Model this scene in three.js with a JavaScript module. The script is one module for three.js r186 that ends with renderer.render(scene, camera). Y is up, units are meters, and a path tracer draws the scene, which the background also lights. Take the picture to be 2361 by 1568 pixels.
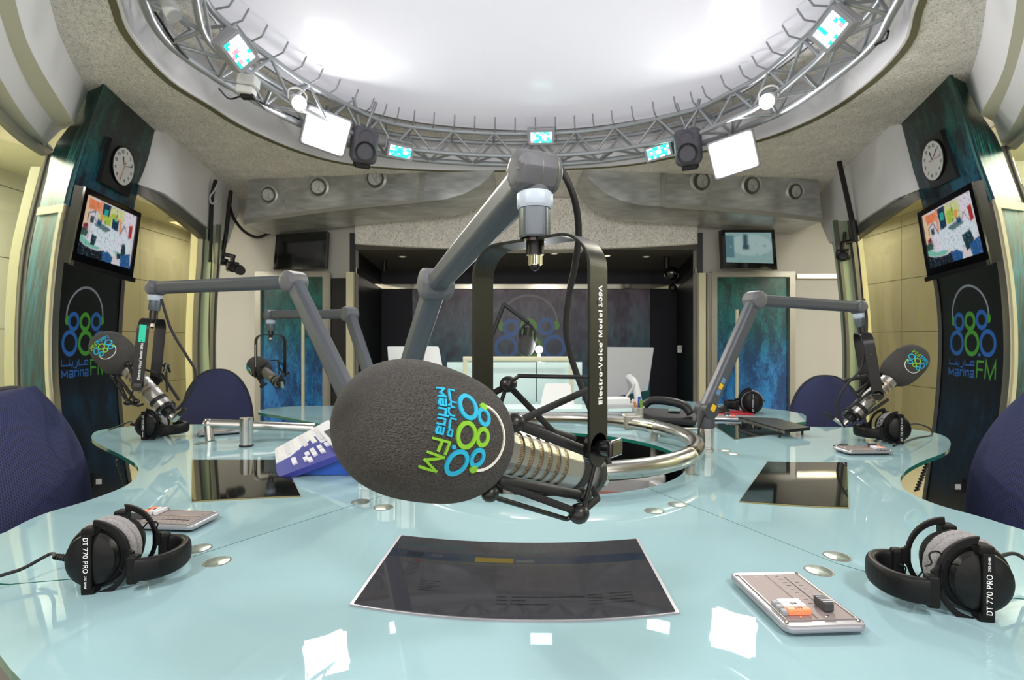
import * as THREE from 'three';
import { RoundedBoxGeometry } from 'three/addons/geometries/RoundedBoxGeometry.js';
import { TextGeometry } from 'three/addons/geometries/TextGeometry.js';
import { FontLoader } from 'three/addons/loaders/FontLoader.js';
import { ConvexGeometry } from 'three/addons/geometries/ConvexGeometry.js';
import { mergeGeometries, toCreasedNormals } from 'three/addons/utils/BufferGeometryUtils.js';
import { RectAreaLightUniformsLib } from 'three/addons/lights/RectAreaLightUniformsLib.js';

// ---------------------------------------------------------------- camera, exposure, large lights
const scene = new THREE.Scene();
const EYE = 1.11, FOC = 1200, MIDX = 1180.5, MIDY = 784;
const camera = new THREE.PerspectiveCamera(2 * Math.atan(784 / FOC) * 180 / Math.PI, 2361 / 1568, 0.02, 60);
camera.position.set(0, EYE, 0);
camera.lookAt(0, EYE, -1);
camera.focus = 0.55;
camera.userData.fStop = 18;
scene.add(camera);
const renderer = new THREE.WebGLRenderer({ antialias: true });
renderer.toneMapping = THREE.LinearToneMapping;
renderer.toneMappingExposure = 1.3;
renderer.shadowMap.enabled = true;
scene.background = new THREE.Color(0x000000);
RectAreaLightUniformsLib.init();
const SOFT = 58, ABOVE = 0.95, CORRIDOR = 1, FILL = 0.7;      // radiance of the soft panels, of the unseen lamp above the white skin; unseen corridor lamps relative to their own; added fill panel behind the camera
const WHITE_LIGHT = new THREE.Color(1.0, 0.985, 0.98), WARM_LIGHT = new THREE.Color(1.0, 0.965, 0.88);

// ---------------------------------------------------------------- helpers
const V = (x, y, z) => new THREE.Vector3(x, y, z);
const at = (px, py, d) => V((px - MIDX) / FOC * d, EYE + (MIDY - py) / FOC * d, -d);              // a point at distance d
const onY = (px, py, y) => at(px, py, (y - EYE) * FOC / (MIDY - py));                            // a point on a level plane
const DESK = 0.75, CEIL = EYE + 1.44, SKIN = EYE + 1.71;
let seed = 7;
const rnd = () => { seed = (seed * 1664525 + 1013904223) >>> 0; return seed / 4294967296; };
const used = {};
const numbered = (n) => { const k = used[n] = (used[n] ?? -1) + 1; return k ? `${n}_${String(k).padStart(3, '0')}` : n; };
function thing(name, label, category, pos = V(0, 0, 0), turn = 0, group) {
  const o = new THREE.Group(); o.name = numbered(name);
  o.position.copy(pos); o.rotation.y = turn; o.userData = { label, category };
  if (group) o.userData.group = group;
  scene.add(o); o.updateMatrixWorld(true);
  return o;
}
function structure(name, pos = V(0, 0, 0)) {
  const o = new THREE.Group(); o.name = numbered(name); o.userData = { kind: 'structure' };
  o.position.copy(pos); scene.add(o); o.updateMatrixWorld(true); return o;
}
function part(name, geo, mat, parent, label) {                      // geometry in the parent's own axes
  const m = new THREE.Mesh(geo, mat); m.name = name; m.castShadow = m.receiveShadow = true;
  if (label) m.userData.label = label;
  parent.add(m); m.updateMatrixWorld(true); return m;
}
function wpart(name, geo, mat, parent, label) {                     // geometry in the world's axes
  parent.updateMatrixWorld(true);
  geo.applyMatrix4(parent.matrixWorld.clone().invert());
  return part(name, geo, mat, parent, label);
}
function solid(name, geo, mat, kind = 'structure') {
  const m = new THREE.Mesh(geo, mat); m.name = numbered(name); m.userData = { kind }; m.castShadow = m.receiveShadow = true;
  scene.add(m); m.updateMatrixWorld(true); return m;
}
const merge = (list) => mergeGeometries(list.map((g) => { const k = g.index ? g.toNonIndexed() : g; for (const n of Object.keys(k.attributes)) if (!['position', 'normal', 'uv'].includes(n)) k.deleteAttribute(n); return k; }));
const box = (w, h, d, x = 0, y = 0, z = 0) => new THREE.BoxGeometry(w, h, d).translate(x, y, z);
const rbox = (w, h, d, r = 0.004, x = 0, y = 0, z = 0) => new RoundedBoxGeometry(w, h, d, 3, Math.min(r, w / 2.01, h / 2.01, d / 2.01)).translate(x, y, z);
const cyl = (r1, r2, h, n = 32, x = 0, y = 0, z = 0) => new THREE.CylinderGeometry(r1, r2, h, n).translate(x, y, z);
const ball = (r, x = 0, y = 0, z = 0, n = 20) => new THREE.SphereGeometry(r, n, Math.round(n * 0.7)).translate(x, y, z);
const lathe = (pts, n = 48) => toCreasedNormals(new THREE.LatheGeometry(pts.map(([r, y]) => new THREE.Vector2(Math.max(r, 1e-5), y)), n), 0.6);
const tube = (pts, r, n = 40, closed = false, k = 10) => new THREE.TubeGeometry(new THREE.CatmullRomCurve3(pts, closed, 'centripetal'), n, r, k, closed);
function aim(geo, a, b) {                                           // turns a thing along +y from a to b
  const q = new THREE.Quaternion().setFromUnitVectors(V(0, 1, 0), b.clone().sub(a).normalize());
  return geo.applyQuaternion(q).translate(a.x, a.y, a.z);
}
function rod(a, b, r, n = 12, r2 = r) { const l = a.distanceTo(b); return aim(new THREE.CylinderGeometry(r2, r, l, n).translate(0, l / 2, 0), a, b); }
function rope(pts, r) { const g = []; for (let i = 0; i + 1 < pts.length; i++) g.push(rod(pts[i], pts[i + 1], r, 10)); for (const p of pts) g.push(ball(r, p.x, p.y, p.z, 10)); return merge(g); }
function roundRect(w, h, r) {
  const s = new THREE.Shape(), x = -w / 2, y = -h / 2;
  s.moveTo(x + r, y); s.lineTo(x + w - r, y); s.absarc(x + w - r, y + r, r, -Math.PI / 2, 0); s.lineTo(x + w, y + h - r); s.absarc(x + w - r, y + h - r, r, 0, Math.PI / 2);
  s.lineTo(x + r, y + h); s.absarc(x + r, y + h - r, r, Math.PI / 2, Math.PI); s.lineTo(x, y + r); s.absarc(x + r, y + r, r, Math.PI, 1.5 * Math.PI); return s;
}
const ext = (shape, depth, bevel = 0, seg = 12) => new THREE.ExtrudeGeometry(shape, { depth: depth - 2 * bevel, bevelEnabled: bevel > 0, bevelThickness: bevel, bevelSize: bevel, bevelOffset: -bevel, bevelSegments: 2, curveSegments: seg }).translate(0, 0, bevel);
function bar(a, b, w, h, r, side) {                                  // a rounded bar from a to b, its width along side
  const l = a.distanceTo(b), y = b.clone().sub(a).normalize(), x = side.clone().addScaledVector(y, -side.dot(y)).normalize(), z = x.clone().cross(y);
  const g = ext(roundRect(w, h, r), l, 0, 6);                         // along z
  const m = new THREE.Matrix4().makeBasis(x, z.negate(), y).setPosition(a);
  return g.applyMatrix4(m);
}
function grid(rows, smooth = true) {                                 // rows of points into a surface, uv 0..1
  const pos = [], uv = [], idx = [], n = rows.length, m = rows[0].length;
  rows.forEach((r, i) => r.forEach((p, j) => { pos.push(p.x, p.y, p.z); uv.push(j / (m - 1), 1 - i / (n - 1)); }));
  for (let i = 0; i + 1 < n; i++) for (let j = 0; j + 1 < m; j++) { const a = i * m + j, b = a + 1, c = a + m, d = c + 1; idx.push(a, c, b, b, c, d); }
  const g = new THREE.BufferGeometry();
  g.setAttribute('position', new THREE.Float32BufferAttribute(pos, 3)); g.setAttribute('uv', new THREE.Float32BufferAttribute(uv, 2)); g.setIndex(idx); g.computeVertexNormals();
  return g;
}
// a solid sheet between two edges (lists of points from top to bottom), thick away from the viewer
function sheet(A, B, thick, cols = 1, metres = 0) {
  const rows = A.map((a, i) => Array.from({ length: cols + 1 }, (_, j) => a.clone().lerp(B[i], j / cols)));
  const nrm = rows.map((r, i) => { const up = rows[Math.max(0, i - 1)], dn = rows[Math.min(rows.length - 1, i + 1)]; return r.map((p, j) => { const l = r[Math.max(0, j - 1)], q = r[Math.min(cols, j + 1)]; return dn[j].clone().sub(up[j]).cross(q.clone().sub(l)).normalize(); }); });
  const back = rows.map((r, i) => r.map((p, j) => p.clone().addScaledVector(nrm[i][j], -thick)));
  const f = grid(rows), n = rows.length;
  if (metres) { const u = f.attributes.uv, k = f.attributes.position; let w = A[0].distanceTo(B[0]), h = 0; for (let i = 1; i < n; i++) h += A[i].distanceTo(A[i - 1]); for (let i = 0; i < u.count; i++) u.setXY(i, u.getX(i) * w / metres, u.getY(i) * h / metres); }
  const parts = [f, grid(back.map((r) => r.slice().reverse())), grid([back[0], rows[0]]), grid([rows[n - 1], back[n - 1]]), grid(rows.map((r, i) => [back[i][0], r[0]])), grid(rows.map((r, i) => [r[cols], back[i][cols]]))];
  return merge(parts);
}
const quad = (tl, tr, br, bl, thick, cols = 1) => sheet([tl, bl], [tr, br], thick, cols);
function plane4(tl, tr, br, bl) {                                    // (u right, v down, w towards the viewer) on four corners
  const n = bl.clone().sub(tl).cross(tr.clone().sub(tl)).normalize();
  const f = (u, v, w = 0) => tl.clone().lerp(tr, u).lerp(bl.clone().lerp(br, u), v).addScaledVector(n, w);
  f.warp = (g) => { const p = g.attributes.position; for (let i = 0; i < p.count; i++) { const q = f(p.getX(i), 1 - p.getY(i), p.getZ(i)); p.setXYZ(i, q.x, q.y, q.z); } g.computeVertexNormals(); return toCreasedNormals(g, 0.6); };
  f.cell = (u0, v0, u1, v1, w0, w1) => quad(f(u0, v0, w1), f(u1, v0, w1), f(u1, v1, w1), f(u0, v1, w1), w1 - w0);
  f.n = n;
  return f;
}
const curve2 = (pts, n, closed = false) => new THREE.CatmullRomCurve3(pts.map(([x, y]) => V(x, y, 0)), closed, 'centripetal').getSpacedPoints(n).map((p) => [p.x, p.y]);
function flat(pts, y, thick, holes = [], mats = false) {             // a level slab from plan points (x, distance), its top at y
  const s = new THREE.Shape(pts.map(([x, d]) => new THREE.Vector2(x, d)));
  for (const h of holes) s.holes.push(new THREE.Path(h.map(([x, d]) => new THREE.Vector2(x, d))));
  return new THREE.ExtrudeGeometry(s, { depth: thick, bevelEnabled: false }).rotateX(-Math.PI / 2).translate(0, y - thick, 0);
}
// a wall edge traced down the picture at one distance: height -> point
function edge(list, d) {
  const ys = list.map((p) => p[1]);
  return (y) => {
    const py = MIDY - (y - EYE) * FOC / d; let i = ys.findIndex((k) => k > py); if (i < 0) i = list.length - 1; i = Math.max(1, i);
    const a = list[i - 1], b = list[i], c = list[Math.max(0, i - 2)], e = list[Math.min(list.length - 1, i + 1)];
    let t = (py - a[1]) / (b[1] - a[1]), px;
    if (t < 0 || t > 1) px = a[0] + (b[0] - a[0]) * t;
    else { const m0 = (b[0] - c[0]) / Math.max(1, b[1] - c[1]) * (b[1] - a[1]), m1 = (e[0] - a[0]) / Math.max(1, e[1] - a[1]) * (b[1] - a[1]); px = (2 * t ** 3 - 3 * t * t + 1) * a[0] + (t ** 3 - 2 * t * t + t) * m0 + (3 * t * t - 2 * t ** 3) * b[0] + (t ** 3 - t * t) * m1; }
    return at(px, py, d);
  };
}
const heights = (y0, y1, n) => Array.from({ length: n + 1 }, (_, i) => y0 + (y1 - y0) * i / n);

// ---------------------------------------------------------------- textures
function noiseField(n, cells, s) {                                   // tiling value noise, n x n
  let k = s; const r = () => { k = (k * 1103515245 + 12345) & 0x7fffffff; return k / 0x7fffffff; };
  const lat = Array.from({ length: cells * cells }, r), sm = (t) => t * t * (3 - 2 * t);
  return (u, v) => {
    const x = (((u % 1) + 1) % 1) * cells, y = (((v % 1) + 1) % 1) * cells, i = Math.floor(x), j = Math.floor(y), a = sm(x - i), b = sm(y - j), g = (p, q) => lat[((q % cells) * cells) + (p % cells)];
    return (g(i, j) * (1 - a) + g(i + 1, j) * a) * (1 - b) + (g(i, j + 1) * (1 - a) + g(i + 1, j + 1) * a) * b;
  };
}
function data(n, f, srgb = true, h = n) {
  const a = new Uint8Array(n * h * 4);
  for (let y = 0; y < h; y++) for (let x = 0; x < n; x++) { const c = f((x + 0.5) / n, (y + 0.5) / h), o = (y * n + x) * 4; for (let i = 0; i < 3; i++) a[o + i] = Math.max(0, Math.min(255, Array.isArray(c) ? c[i] : c)); a[o + 3] = 255; }
  const t = new THREE.DataTexture(a, n, h); t.magFilter = THREE.LinearFilter; t.minFilter = THREE.LinearFilter; t.wrapS = t.wrapT = THREE.RepeatWrapping; if (srgb) t.colorSpace = THREE.SRGBColorSpace; t.needsUpdate = true; return t;
}
function canvas(w, h, draw) {
  const c = document.createElement('canvas'); c.width = w; c.height = h; const g = c.getContext('2d'); draw(g, w, h);
  const t = new THREE.CanvasTexture(c); t.colorSpace = THREE.SRGBColorSpace; t.magFilter = THREE.LinearFilter; return t;
}
const rep = (t, x, y = x) => { const k = t.clone(); k.repeat.set(x, y); k.wrapS = k.wrapT = THREE.RepeatWrapping; k.needsUpdate = true; return k; };
const mat = (color, rough = 0.6, metal = 0, more = {}) => new THREE.MeshPhysicalMaterial({ color, roughness: rough, metalness: metal, ...more });

const nA = noiseField(0, 8, 11), nB = noiseField(0, 32, 23), nC = noiseField(0, 96, 31), nD = noiseField(0, 200, 47);
const concreteT = data(512, (u, v) => { const s = nD(u, v), m = nC(u, v); let k = 242 + (nA(u, v) - 0.5) * 14 + (nB(u, v) - 0.5) * 16 + (m - 0.5) * 26; if (s > 0.66) k -= (s - 0.66) * 330; if (m > 0.76) k -= 26; return [k, k * 0.985, k * 0.955]; });
const concreteB = data(512, (u, v) => 128 + (nD(u, v) - 0.5) * 150 + (nC(u, v) - 0.5) * 80, false);
const foamB = data(256, (u, v) => 128 + (rnd() - 0.5) * 170 + (nD(u, v) - 0.5) * 70, false);
const foamT = data(256, (u, v) => { const k = 64 + (rnd() - 0.5) * 34; return [k * 1.03, k, k * 0.98]; });
const brushB = data(256, (u, v) => 128 + (nD(u * 0.03, v) - 0.5) * 120, false);
const meshT = data(128, (u, v) => { const x = u * 8, y = v * 8 + (Math.floor(x) % 2) * 0.5, a = (x % 1) - 0.5, b = (y % 1) - 0.5, r = Math.hypot(a, b * 0.9); const k = r < 0.33 ? 0.62 : 1; return [50 * k, 56 * k, 98 * k]; });
const meshB = data(128, (u, v) => { const x = u * 8, y = v * 8 + (Math.floor(x) % 2) * 0.5, a = (x % 1) - 0.5, b = (y % 1) - 0.5; return Math.hypot(a, b * 0.9) < 0.34 ? 40 : 220; }, false);
const wovenT = data(128, (u, v) => { const x = u * 8, y = v * 8, o = (Math.floor(x) + Math.floor(y)) % 2, a = Math.abs((x % 1) - 0.5), b = Math.abs((y % 1) - 0.5); const k = o ? (b < 0.32 ? 1 - a * 0.5 : 0.1) : (a < 0.32 ? 1 - b * 0.5 : 0.1); return [200 * k + 10, 180 * k + 8, 150 * k + 6]; });
const knitB = data(128, (u, v) => 128 + 100 * Math.sin((u * 8 + Math.sin(v * 50) * 0.3) * 6.283) * Math.cos(v * 16 * 6.283), false);
const galvT = data(256, (u, v) => { const k = 186 + (nA(u, v) - 0.5) * 50 + (nB(u * 0.5, v * 2) - 0.5) * 30; return [k, k * 1.01, k]; });
const velourT = data(128, (u, v) => { const k = 150 + (rnd() - 0.5) * 60 + (nC(u, v) - 0.5) * 60; return [k, k * 0.985, k * 1.0]; });

// ---------------------------------------------------------------- materials
const M = {
  concrete: mat(0xffffff, 0.95, 0, { map: rep(concreteT, 1.6), bumpMap: rep(concreteB, 1.6), bumpScale: 0.003 }),
  concreteSide: mat(0x6f6c50, 0.95),
  white: mat(0xd8d8d8, 0.6), plaster: mat(0xb6b4ae, 0.8), fascia: mat(0xf3f1f5, 0.55), cove: mat(0xd9d8c8, 0.7), greyPaint: mat(0xe6e5e8, 0.7),
  cream: mat(0xd9d5c2, 0.5), creamFrame: mat(0xd6d2b4, 0.45), carpet: mat(0xb8b2a6, 0.6), shell: mat(0xb9b5a6, 0.9),
  alu: mat(0xa3a198, 0.4, 0.45), aluDark: mat(0x6b6a64, 0.45, 0.4), steel: mat(0xc4c2bd, 0.22, 1.0, { bumpMap: brushB, bumpScale: 0.0002 }), chrome: mat(0xd9d4c4, 0.12, 1.0), truss: mat(0xa4a8ac, 0.4, 0.45), galv: mat(0xffffff, 0.34, 0.45, { map: galvT }),
  black: mat(0x101012, 0.45), blackGloss: mat(0x0b0b0d, 0.12, 0, { clearcoat: 1, clearcoatRoughness: 0.08 }), rubber: mat(0x151517, 0.62), satin: mat(0x0e0e10, 0.34), darkGap: mat(0x131317, 0.6),
  arm: mat(0x4d5159, 0.42, 0.15), armJoint: mat(0x5d5e64, 0.55), armDark: mat(0x3b3d42, 0.5), ringWhite: mat(0xcad8ea, 0.35, 0, { transmission: 0.25, thickness: 0 }),
  foam: mat(0xffffff, 1.0, 0, { map: rep(foamT, 2.6, 1.4), bumpMap: rep(foamB, 2.6, 1.4), bumpScale: 0.0024 }),
  blue: mat(0x1fa8cf, 0.7), green: mat(0x7fbb2c, 0.7), pale: mat(0xe6e4e0, 0.7),
  micBody: mat(0xaaa8a4, 0.36, 0.8, { bumpMap: brushB, bumpScale: 0.0001 }), woven: mat(0xffffff, 0.35, 0.7, { map: rep(wovenT, 12, 0.64) }),
  yoke: mat(0x0e0e0e, 0.38), knit: mat(0x1e1e20, 0.8, 0, { bumpMap: rep(knitB, 2, 5), bumpScale: 0.001 }),
  glassTop: mat(0x98b8c1, 0.01, 0, { ior: 1.5 }), glassEdge: mat(0x1d6a5c, 0.1, 0, { ior: 1.5 }),
  aqua: mat(0xdff5f2, 0.12), pane: mat(0xf4f7ee, 0.02, 0, { transmission: 1, thickness: 0, ior: 1.45 }),
  screenFrame: mat(0xa7a5ab, 0.4, 0.4), navy: mat(0xffffff, 0.85, 0, { map: rep(meshT, 9, 12), bumpMap: rep(meshB, 9, 12), bumpScale: 0.0012, sheen: 0.3, sheenColor: new THREE.Color(0x5566aa) }), chairRim: mat(0x15161f, 0.6),
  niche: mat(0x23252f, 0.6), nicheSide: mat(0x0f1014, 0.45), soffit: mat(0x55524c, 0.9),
  phoneBlue: mat(0x2453ad, 0.4), phoneNavy: mat(0x3a3f96, 0.45), phoneWhite: mat(0xdfe0e8, 0.45), plasticWhite: mat(0xe9e9ea, 0.35), plasticGrey: mat(0xb9b9bd, 0.45),
  faderBody: mat(0xa2a2a9, 0.35, 0.55), faderFace: mat(0x8f8383, 0.6, 0.15), faderCap: mat(0x3a3b3e, 0.5), key: mat(0xd2d3d8, 0.45), keyGrey: mat(0x8e9096, 0.5),
  orange: mat(0xf0855c, 0.4, 0, { emissive: 0xff5522, emissiveIntensity: 0.35 }), pink: mat(0xe06a95, 0.4, 0, { emissive: 0xff2f86, emissiveIntensity: 0.5 }),
  velour: mat(0xffffff, 1.0, 0, { map: rep(velourT, 4, 2), bumpMap: rep(velourT, 10, 1), bumpScale: 0.0016 }), hpShell: mat(0x0a0a0c, 0.42, 0, { specularIntensity: 0.6 }), hpMatte: mat(0x0c0c0d, 0.6, 0, { specularIntensity: 0.5 }), leather: mat(0x0d0d0f, 0.5, 0, { specularIntensity: 0.5 }),
  print: mat(0xf2f2f2, 0.5), red: mat(0xc02733, 0.4), yellow: mat(0xe0b21c, 0.5), clockFace: mat(0xe9e9ea, 0.5), teal: mat(0x20d0a8, 0.5),
  lampWhite: mat(0xe8e8e6, 0.4), lampGrey: mat(0x9a9aa0, 0.45), speaker: mat(0x55535c, 0.55), cone: mat(0x262529, 0.5), olive: mat(0x8c8454, 0.6),
};
const glow = (c, k) => new THREE.MeshStandardMaterial({ color: 0x222222, emissive: c, emissiveIntensity: k, roughness: 0.5 });
const FONT = await new FontLoader().loadAsync('fonts/droid/droid_sans_bold.typeface.json');
const FONTR = await new FontLoader().loadAsync('fonts/droid/droid_sans_regular.typeface.json');
const text = (s, size, depth, font = FONT) => { const g = new TextGeometry(s, { font, size, depth, curveSegments: 3, bevelEnabled: false }); g.computeBoundingBox(); const b = g.boundingBox; return g.translate(-(b.min.x + b.max.x) / 2, -(b.min.y + b.max.y) / 2, 0); };

// ---------------------------------------------------------------- the station's emblem, in units of its width (x right, y up)
const EMBLEM = {
  rings: [[0.165, 0, 0.163, 'b'], [0.5, 0, 0.163, 'g'], [0.832, 0, 0.166, 'b'], [0.232, 0.272, 0.12, 'b'], [0.475, 0.275, 0.12, 'g'], [0.722, 0.285, 0.122, 'b']],
  dot: [0.665, -0.145, 0.026], pads: [[0.1, 0.285, 0.045, 0.062], [0.862, 0.3, 0.045, 0.062]],
  arc: Array.from({ length: 19 }, (_, i) => { const a = Math.PI * (1 - i / 18); return [0.475 + 0.395 * Math.cos(a), 0.335 + 0.02 * (i / 18) + 0.36 * Math.sin(a) * (1 + 0.04 * Math.sin(a))]; }),
  words: [   // strokes of the station's name
    ['b', 0.017, [[0, -0.205], [0, -0.278], [0.225, -0.278], [0.225, -0.232]]], ['b', 0.017, [[0.16, -0.278], [0.16, -0.235]]], ['b', 0.017, [[0.16, -0.205], [0.16, -0.218]]], ['b', 0.017, [[0.205, -0.3], [0.205, -0.312]]], ['b', 0.017, [[0.245, -0.3], [0.245, -0.312]]],
    ['b', 0.017, [[0.325, -0.232], [0.325, -0.285], [0.295, -0.312], [0.262, -0.312]]], ['b', 0.017, [[0.36, -0.205], [0.36, -0.278], [0.555, -0.278], [0.555, -0.228], [0.49, -0.228], [0.49, -0.278]]],
    ['b', 0.019, [[0.0, -0.425], [0.0, -0.345], [0.055, -0.4], [0.11, -0.345], [0.11, -0.425]]],
    ['b', 0.019, [[0.15, -0.348], [0.225, -0.348], [0.225, -0.425], [0.15, -0.425], [0.15, -0.388], [0.225, -0.388]]],
    ['b', 0.019, [[0.265, -0.425], [0.265, -0.348], [0.325, -0.348]]], ['b', 0.019, [[0.345, -0.425], [0.345, -0.348]]], ['b', 0.019, [[0.345, -0.318], [0.345, -0.33]]],
    ['b', 0.019, [[0.385, -0.425], [0.385, -0.348], [0.45, -0.348], [0.45, -0.425]]],
    ['b', 0.019, [[0.485, -0.348], [0.557, -0.348], [0.557, -0.425], [0.485, -0.425], [0.485, -0.388], [0.557, -0.388]]],
    ['g', 0.024, [[0.625, -0.43], [0.625, -0.225], [0.76, -0.225]]], ['g', 0.024, [[0.625, -0.325], [0.745, -0.325]]],
    ['g', 0.024, [[0.795, -0.43], [0.805, -0.225], [0.895, -0.42], [0.985, -0.225], [0.995, -0.43]]]],
};
function drawEmblem(g, x0, y0, w, sy = 1, cols = { b: '#2a6cc0', g: '#4ea23a', p: '#9aa3b4' }) {   // y0: the middle of the large rings
  const X = (x) => x0 + x * w, Y = (y) => y0 - y * w * sy;
  g.lineCap = 'butt'; g.lineJoin = 'miter';
  const path = (pts) => { g.beginPath(); pts.forEach(([x, y], i) => (i ? g.lineTo(X(x), Y(y)) : g.moveTo(X(x), Y(y)))); g.stroke(); };
  g.strokeStyle = cols.p; g.lineWidth = 0.028 * w; path(EMBLEM.arc);
  g.fillStyle = cols.g; for (const [x, y, a, b] of EMBLEM.pads) { g.beginPath(); g.ellipse(X(x), Y(y), a * w, b * w * sy, 0, 0, 7); g.fill(); }
  for (const [x, y, r, c] of EMBLEM.rings) { g.strokeStyle = cols[c]; g.lineWidth = 0.05 * w; g.beginPath(); g.ellipse(X(x), Y(y), (r - 0.025) * w, (r - 0.025) * w * sy, 0, 0, 7); g.stroke(); }
  g.fillStyle = cols.b; g.beginPath(); g.ellipse(X(EMBLEM.dot[0]), Y(EMBLEM.dot[1]), EMBLEM.dot[2] * w, EMBLEM.dot[2] * w * sy, 0, 0, 7); g.fill();
  for (const [c, k, pts] of EMBLEM.words) { g.strokeStyle = cols[c]; g.lineWidth = k * w; path(pts); }
}
// the same emblem as raised pieces, mapped by f(x, y, height) to points
function emblemPieces(f, lift) {
  const map = (g) => { const p = g.attributes.position; for (let i = 0; i < p.count; i++) { const q = f(p.getX(i), p.getY(i), p.getZ(i) * lift); p.setXYZ(i, q.x, q.y, q.z); } g.computeVertexNormals(); return g; };
  const out = { b: [], g: [], p: [] };
  const stroke = (pts, w) => { const gs = []; for (let i = 0; i + 1 < pts.length; i++) { const [x0, y0] = pts[i], [x1, y1] = pts[i + 1], l = Math.hypot(x1 - x0, y1 - y0), a = Math.atan2(y1 - y0, x1 - x0); gs.push(new THREE.BoxGeometry(l + w, w, 1, Math.max(1, Math.ceil(l / 0.06)), 1, 1).translate(l / 2, 0, 0.5).rotateZ(a).translate(x0, y0, 0)); } return merge(gs); };
  for (const [x, y, r, c] of EMBLEM.rings) { const s = new THREE.Shape().absarc(x, y, r, 0, Math.PI * 2), h = new THREE.Path().absarc(x, y, r - 0.052, 0, Math.PI * 2, true); s.holes.push(h); out[c].push(map(new THREE.ExtrudeGeometry(s, { depth: 1, bevelEnabled: false, curveSegments: 28 }))); }
  for (const [x, y, a, b] of EMBLEM.pads) out.g.push(map(new THREE.ExtrudeGeometry(new THREE.Shape().absellipse(x, y, a, b, 0, Math.PI * 2), { depth: 1.1, bevelEnabled: false, curveSegments: 16 })));
  out.b.push(map(new THREE.ExtrudeGeometry(new THREE.Shape().absarc(...EMBLEM.dot, 0, Math.PI * 2), { depth: 1, bevelEnabled: false })));
  out.p.push(map(stroke(EMBLEM.arc, 0.026)));
  for (const [c, w, pts] of EMBLEM.words) out[c].push(map(stroke(pts, w * 1.15)));
  return { b: merge(out.b), g: merge(out.g), p: merge(out.p) };
}

// ================================================================ the room
// outer shell: closes the studio and the corridors around it
solid('floor', box(9.2, 0.1, 10.4, 0, -0.05, -3.4), M.carpet);
solid('wall_left', box(0.15, 4.2, 10.4, -4.35, 2.1, -3.4), M.cream);
solid('wall_right', box(0.15, 4.2, 10.4, 4.55, 2.1, -3.4), M.cream);
solid('wall_back', box(9.2, 4.2, 0.15, 0.1, 2.1, -8.2), M.shell);
solid('wall_front', box(9.2, 4.2, 0.15, 0.1, 2.1, 1.7), M.plaster);
solid('ceiling', box(9.2, 0.1, 10.4, 0.1, 4.15, -3.4), M.shell);

// printed murals: colour by height with torn patches and brush marks
function mural(w, h, stops, k, streak, extra) {
  const n1 = noiseField(0, 5, k), n2 = noiseField(0, 17, k + 3), n3 = noiseField(0, 61, k + 5), n4 = noiseField(0, 13, k + 9);
  return canvas(w, h, (g) => {
    const im = g.createImageData(w, h), asp = h / w;
    for (let y = 0; y < h; y++) for (let x = 0; x < w; x++) {
      const u = x / w, v = y / h; let i = 1; while (i < stops.length - 1 && stops[i][0] < v) i++;
      const a = stops[i - 1], b = stops[i], t = Math.max(0, Math.min(1, (v - a[0]) / (b[0] - a[0])));
      const m = 0.42 * n1(u * 0.9, v * asp * 0.4) + 0.33 * n2(u, v * asp * 0.5) + 0.25 * n3(u, v * asp * 0.6), across = u * 0.8 + v * asp * 0.3, along = v * asp * 0.5 - u * 0.2, s = streak ? n3(across * 1.1, along * 0.16) * 0.55 + n2(across * 1.6, along * 0.3) * 0.45 : n4(u * 0.8, v * asp * 0.35) * 0.6 + n3(u * 1.7, v * asp * 0.9) * 0.4;
      const wm = streak ? 0.4 : 0.62, q = Math.max(0, Math.min(1, (m - 0.5) * 4.6 + 0.48)) * wm + Math.max(0, Math.min(1, (s - 0.5) * 3.6 + 0.5)) * (1 - wm);
      const o = (y * w + x) * 4;
      for (let c = 0; c < 3; c++) { const lo = a[1][c] * (1 - t) + b[1][c] * t, hi = a[2][c] * (1 - t) + b[2][c] * t; im.data[o + c] = lo + (hi - lo) * q; }
      im.data[o + 3] = 255;
    }
    g.putImageData(im, 0, 0);
    if (extra) extra(g, w, h);
  });
}
const PILLAR = [[0, [5, 14, 13], [24, 74, 62]], [0.1, [4, 16, 18], [20, 92, 86]], [0.18, [4, 18, 28], [20, 104, 124]], [0.26, [5, 12, 28], [26, 80, 130]], [0.33, [6, 9, 18], [12, 18, 34]], [0.4, [7, 7, 10], [10, 11, 16]], [0.66, [6, 8, 12], [12, 18, 30]], [0.72, [6, 11, 20], [22, 58, 86]], [0.85, [6, 14, 24], [16, 50, 70]], [1, [6, 12, 18], [10, 40, 44]]];
const SIDEP = [[0, [6, 24, 20], [30, 104, 82]], [0.08, [14, 18, 17], [36, 70, 60]], [0.14, [10, 36, 34], [50, 150, 150]], [0.24, [52, 74, 74], [92, 158, 160]], [0.4, [44, 60, 60], [34, 136, 160]], [0.6, [42, 54, 54], [26, 100, 120]], [1, [18, 38, 40], [26, 90, 100]]];
const pillarSkin = (k, x0, w) => mat(0xffffff, 0.32, 0, { map: mural(512, 1536, PILLAR, k, false, (g) => drawEmblem(g, x0 * 512, 0.572 * 1536, w * 512, 0.87)) });
const sideSkin = (k) => mat(0xffffff, 0.4, 0, { map: mural(256, 1024, SIDEP, k, true) });

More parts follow.
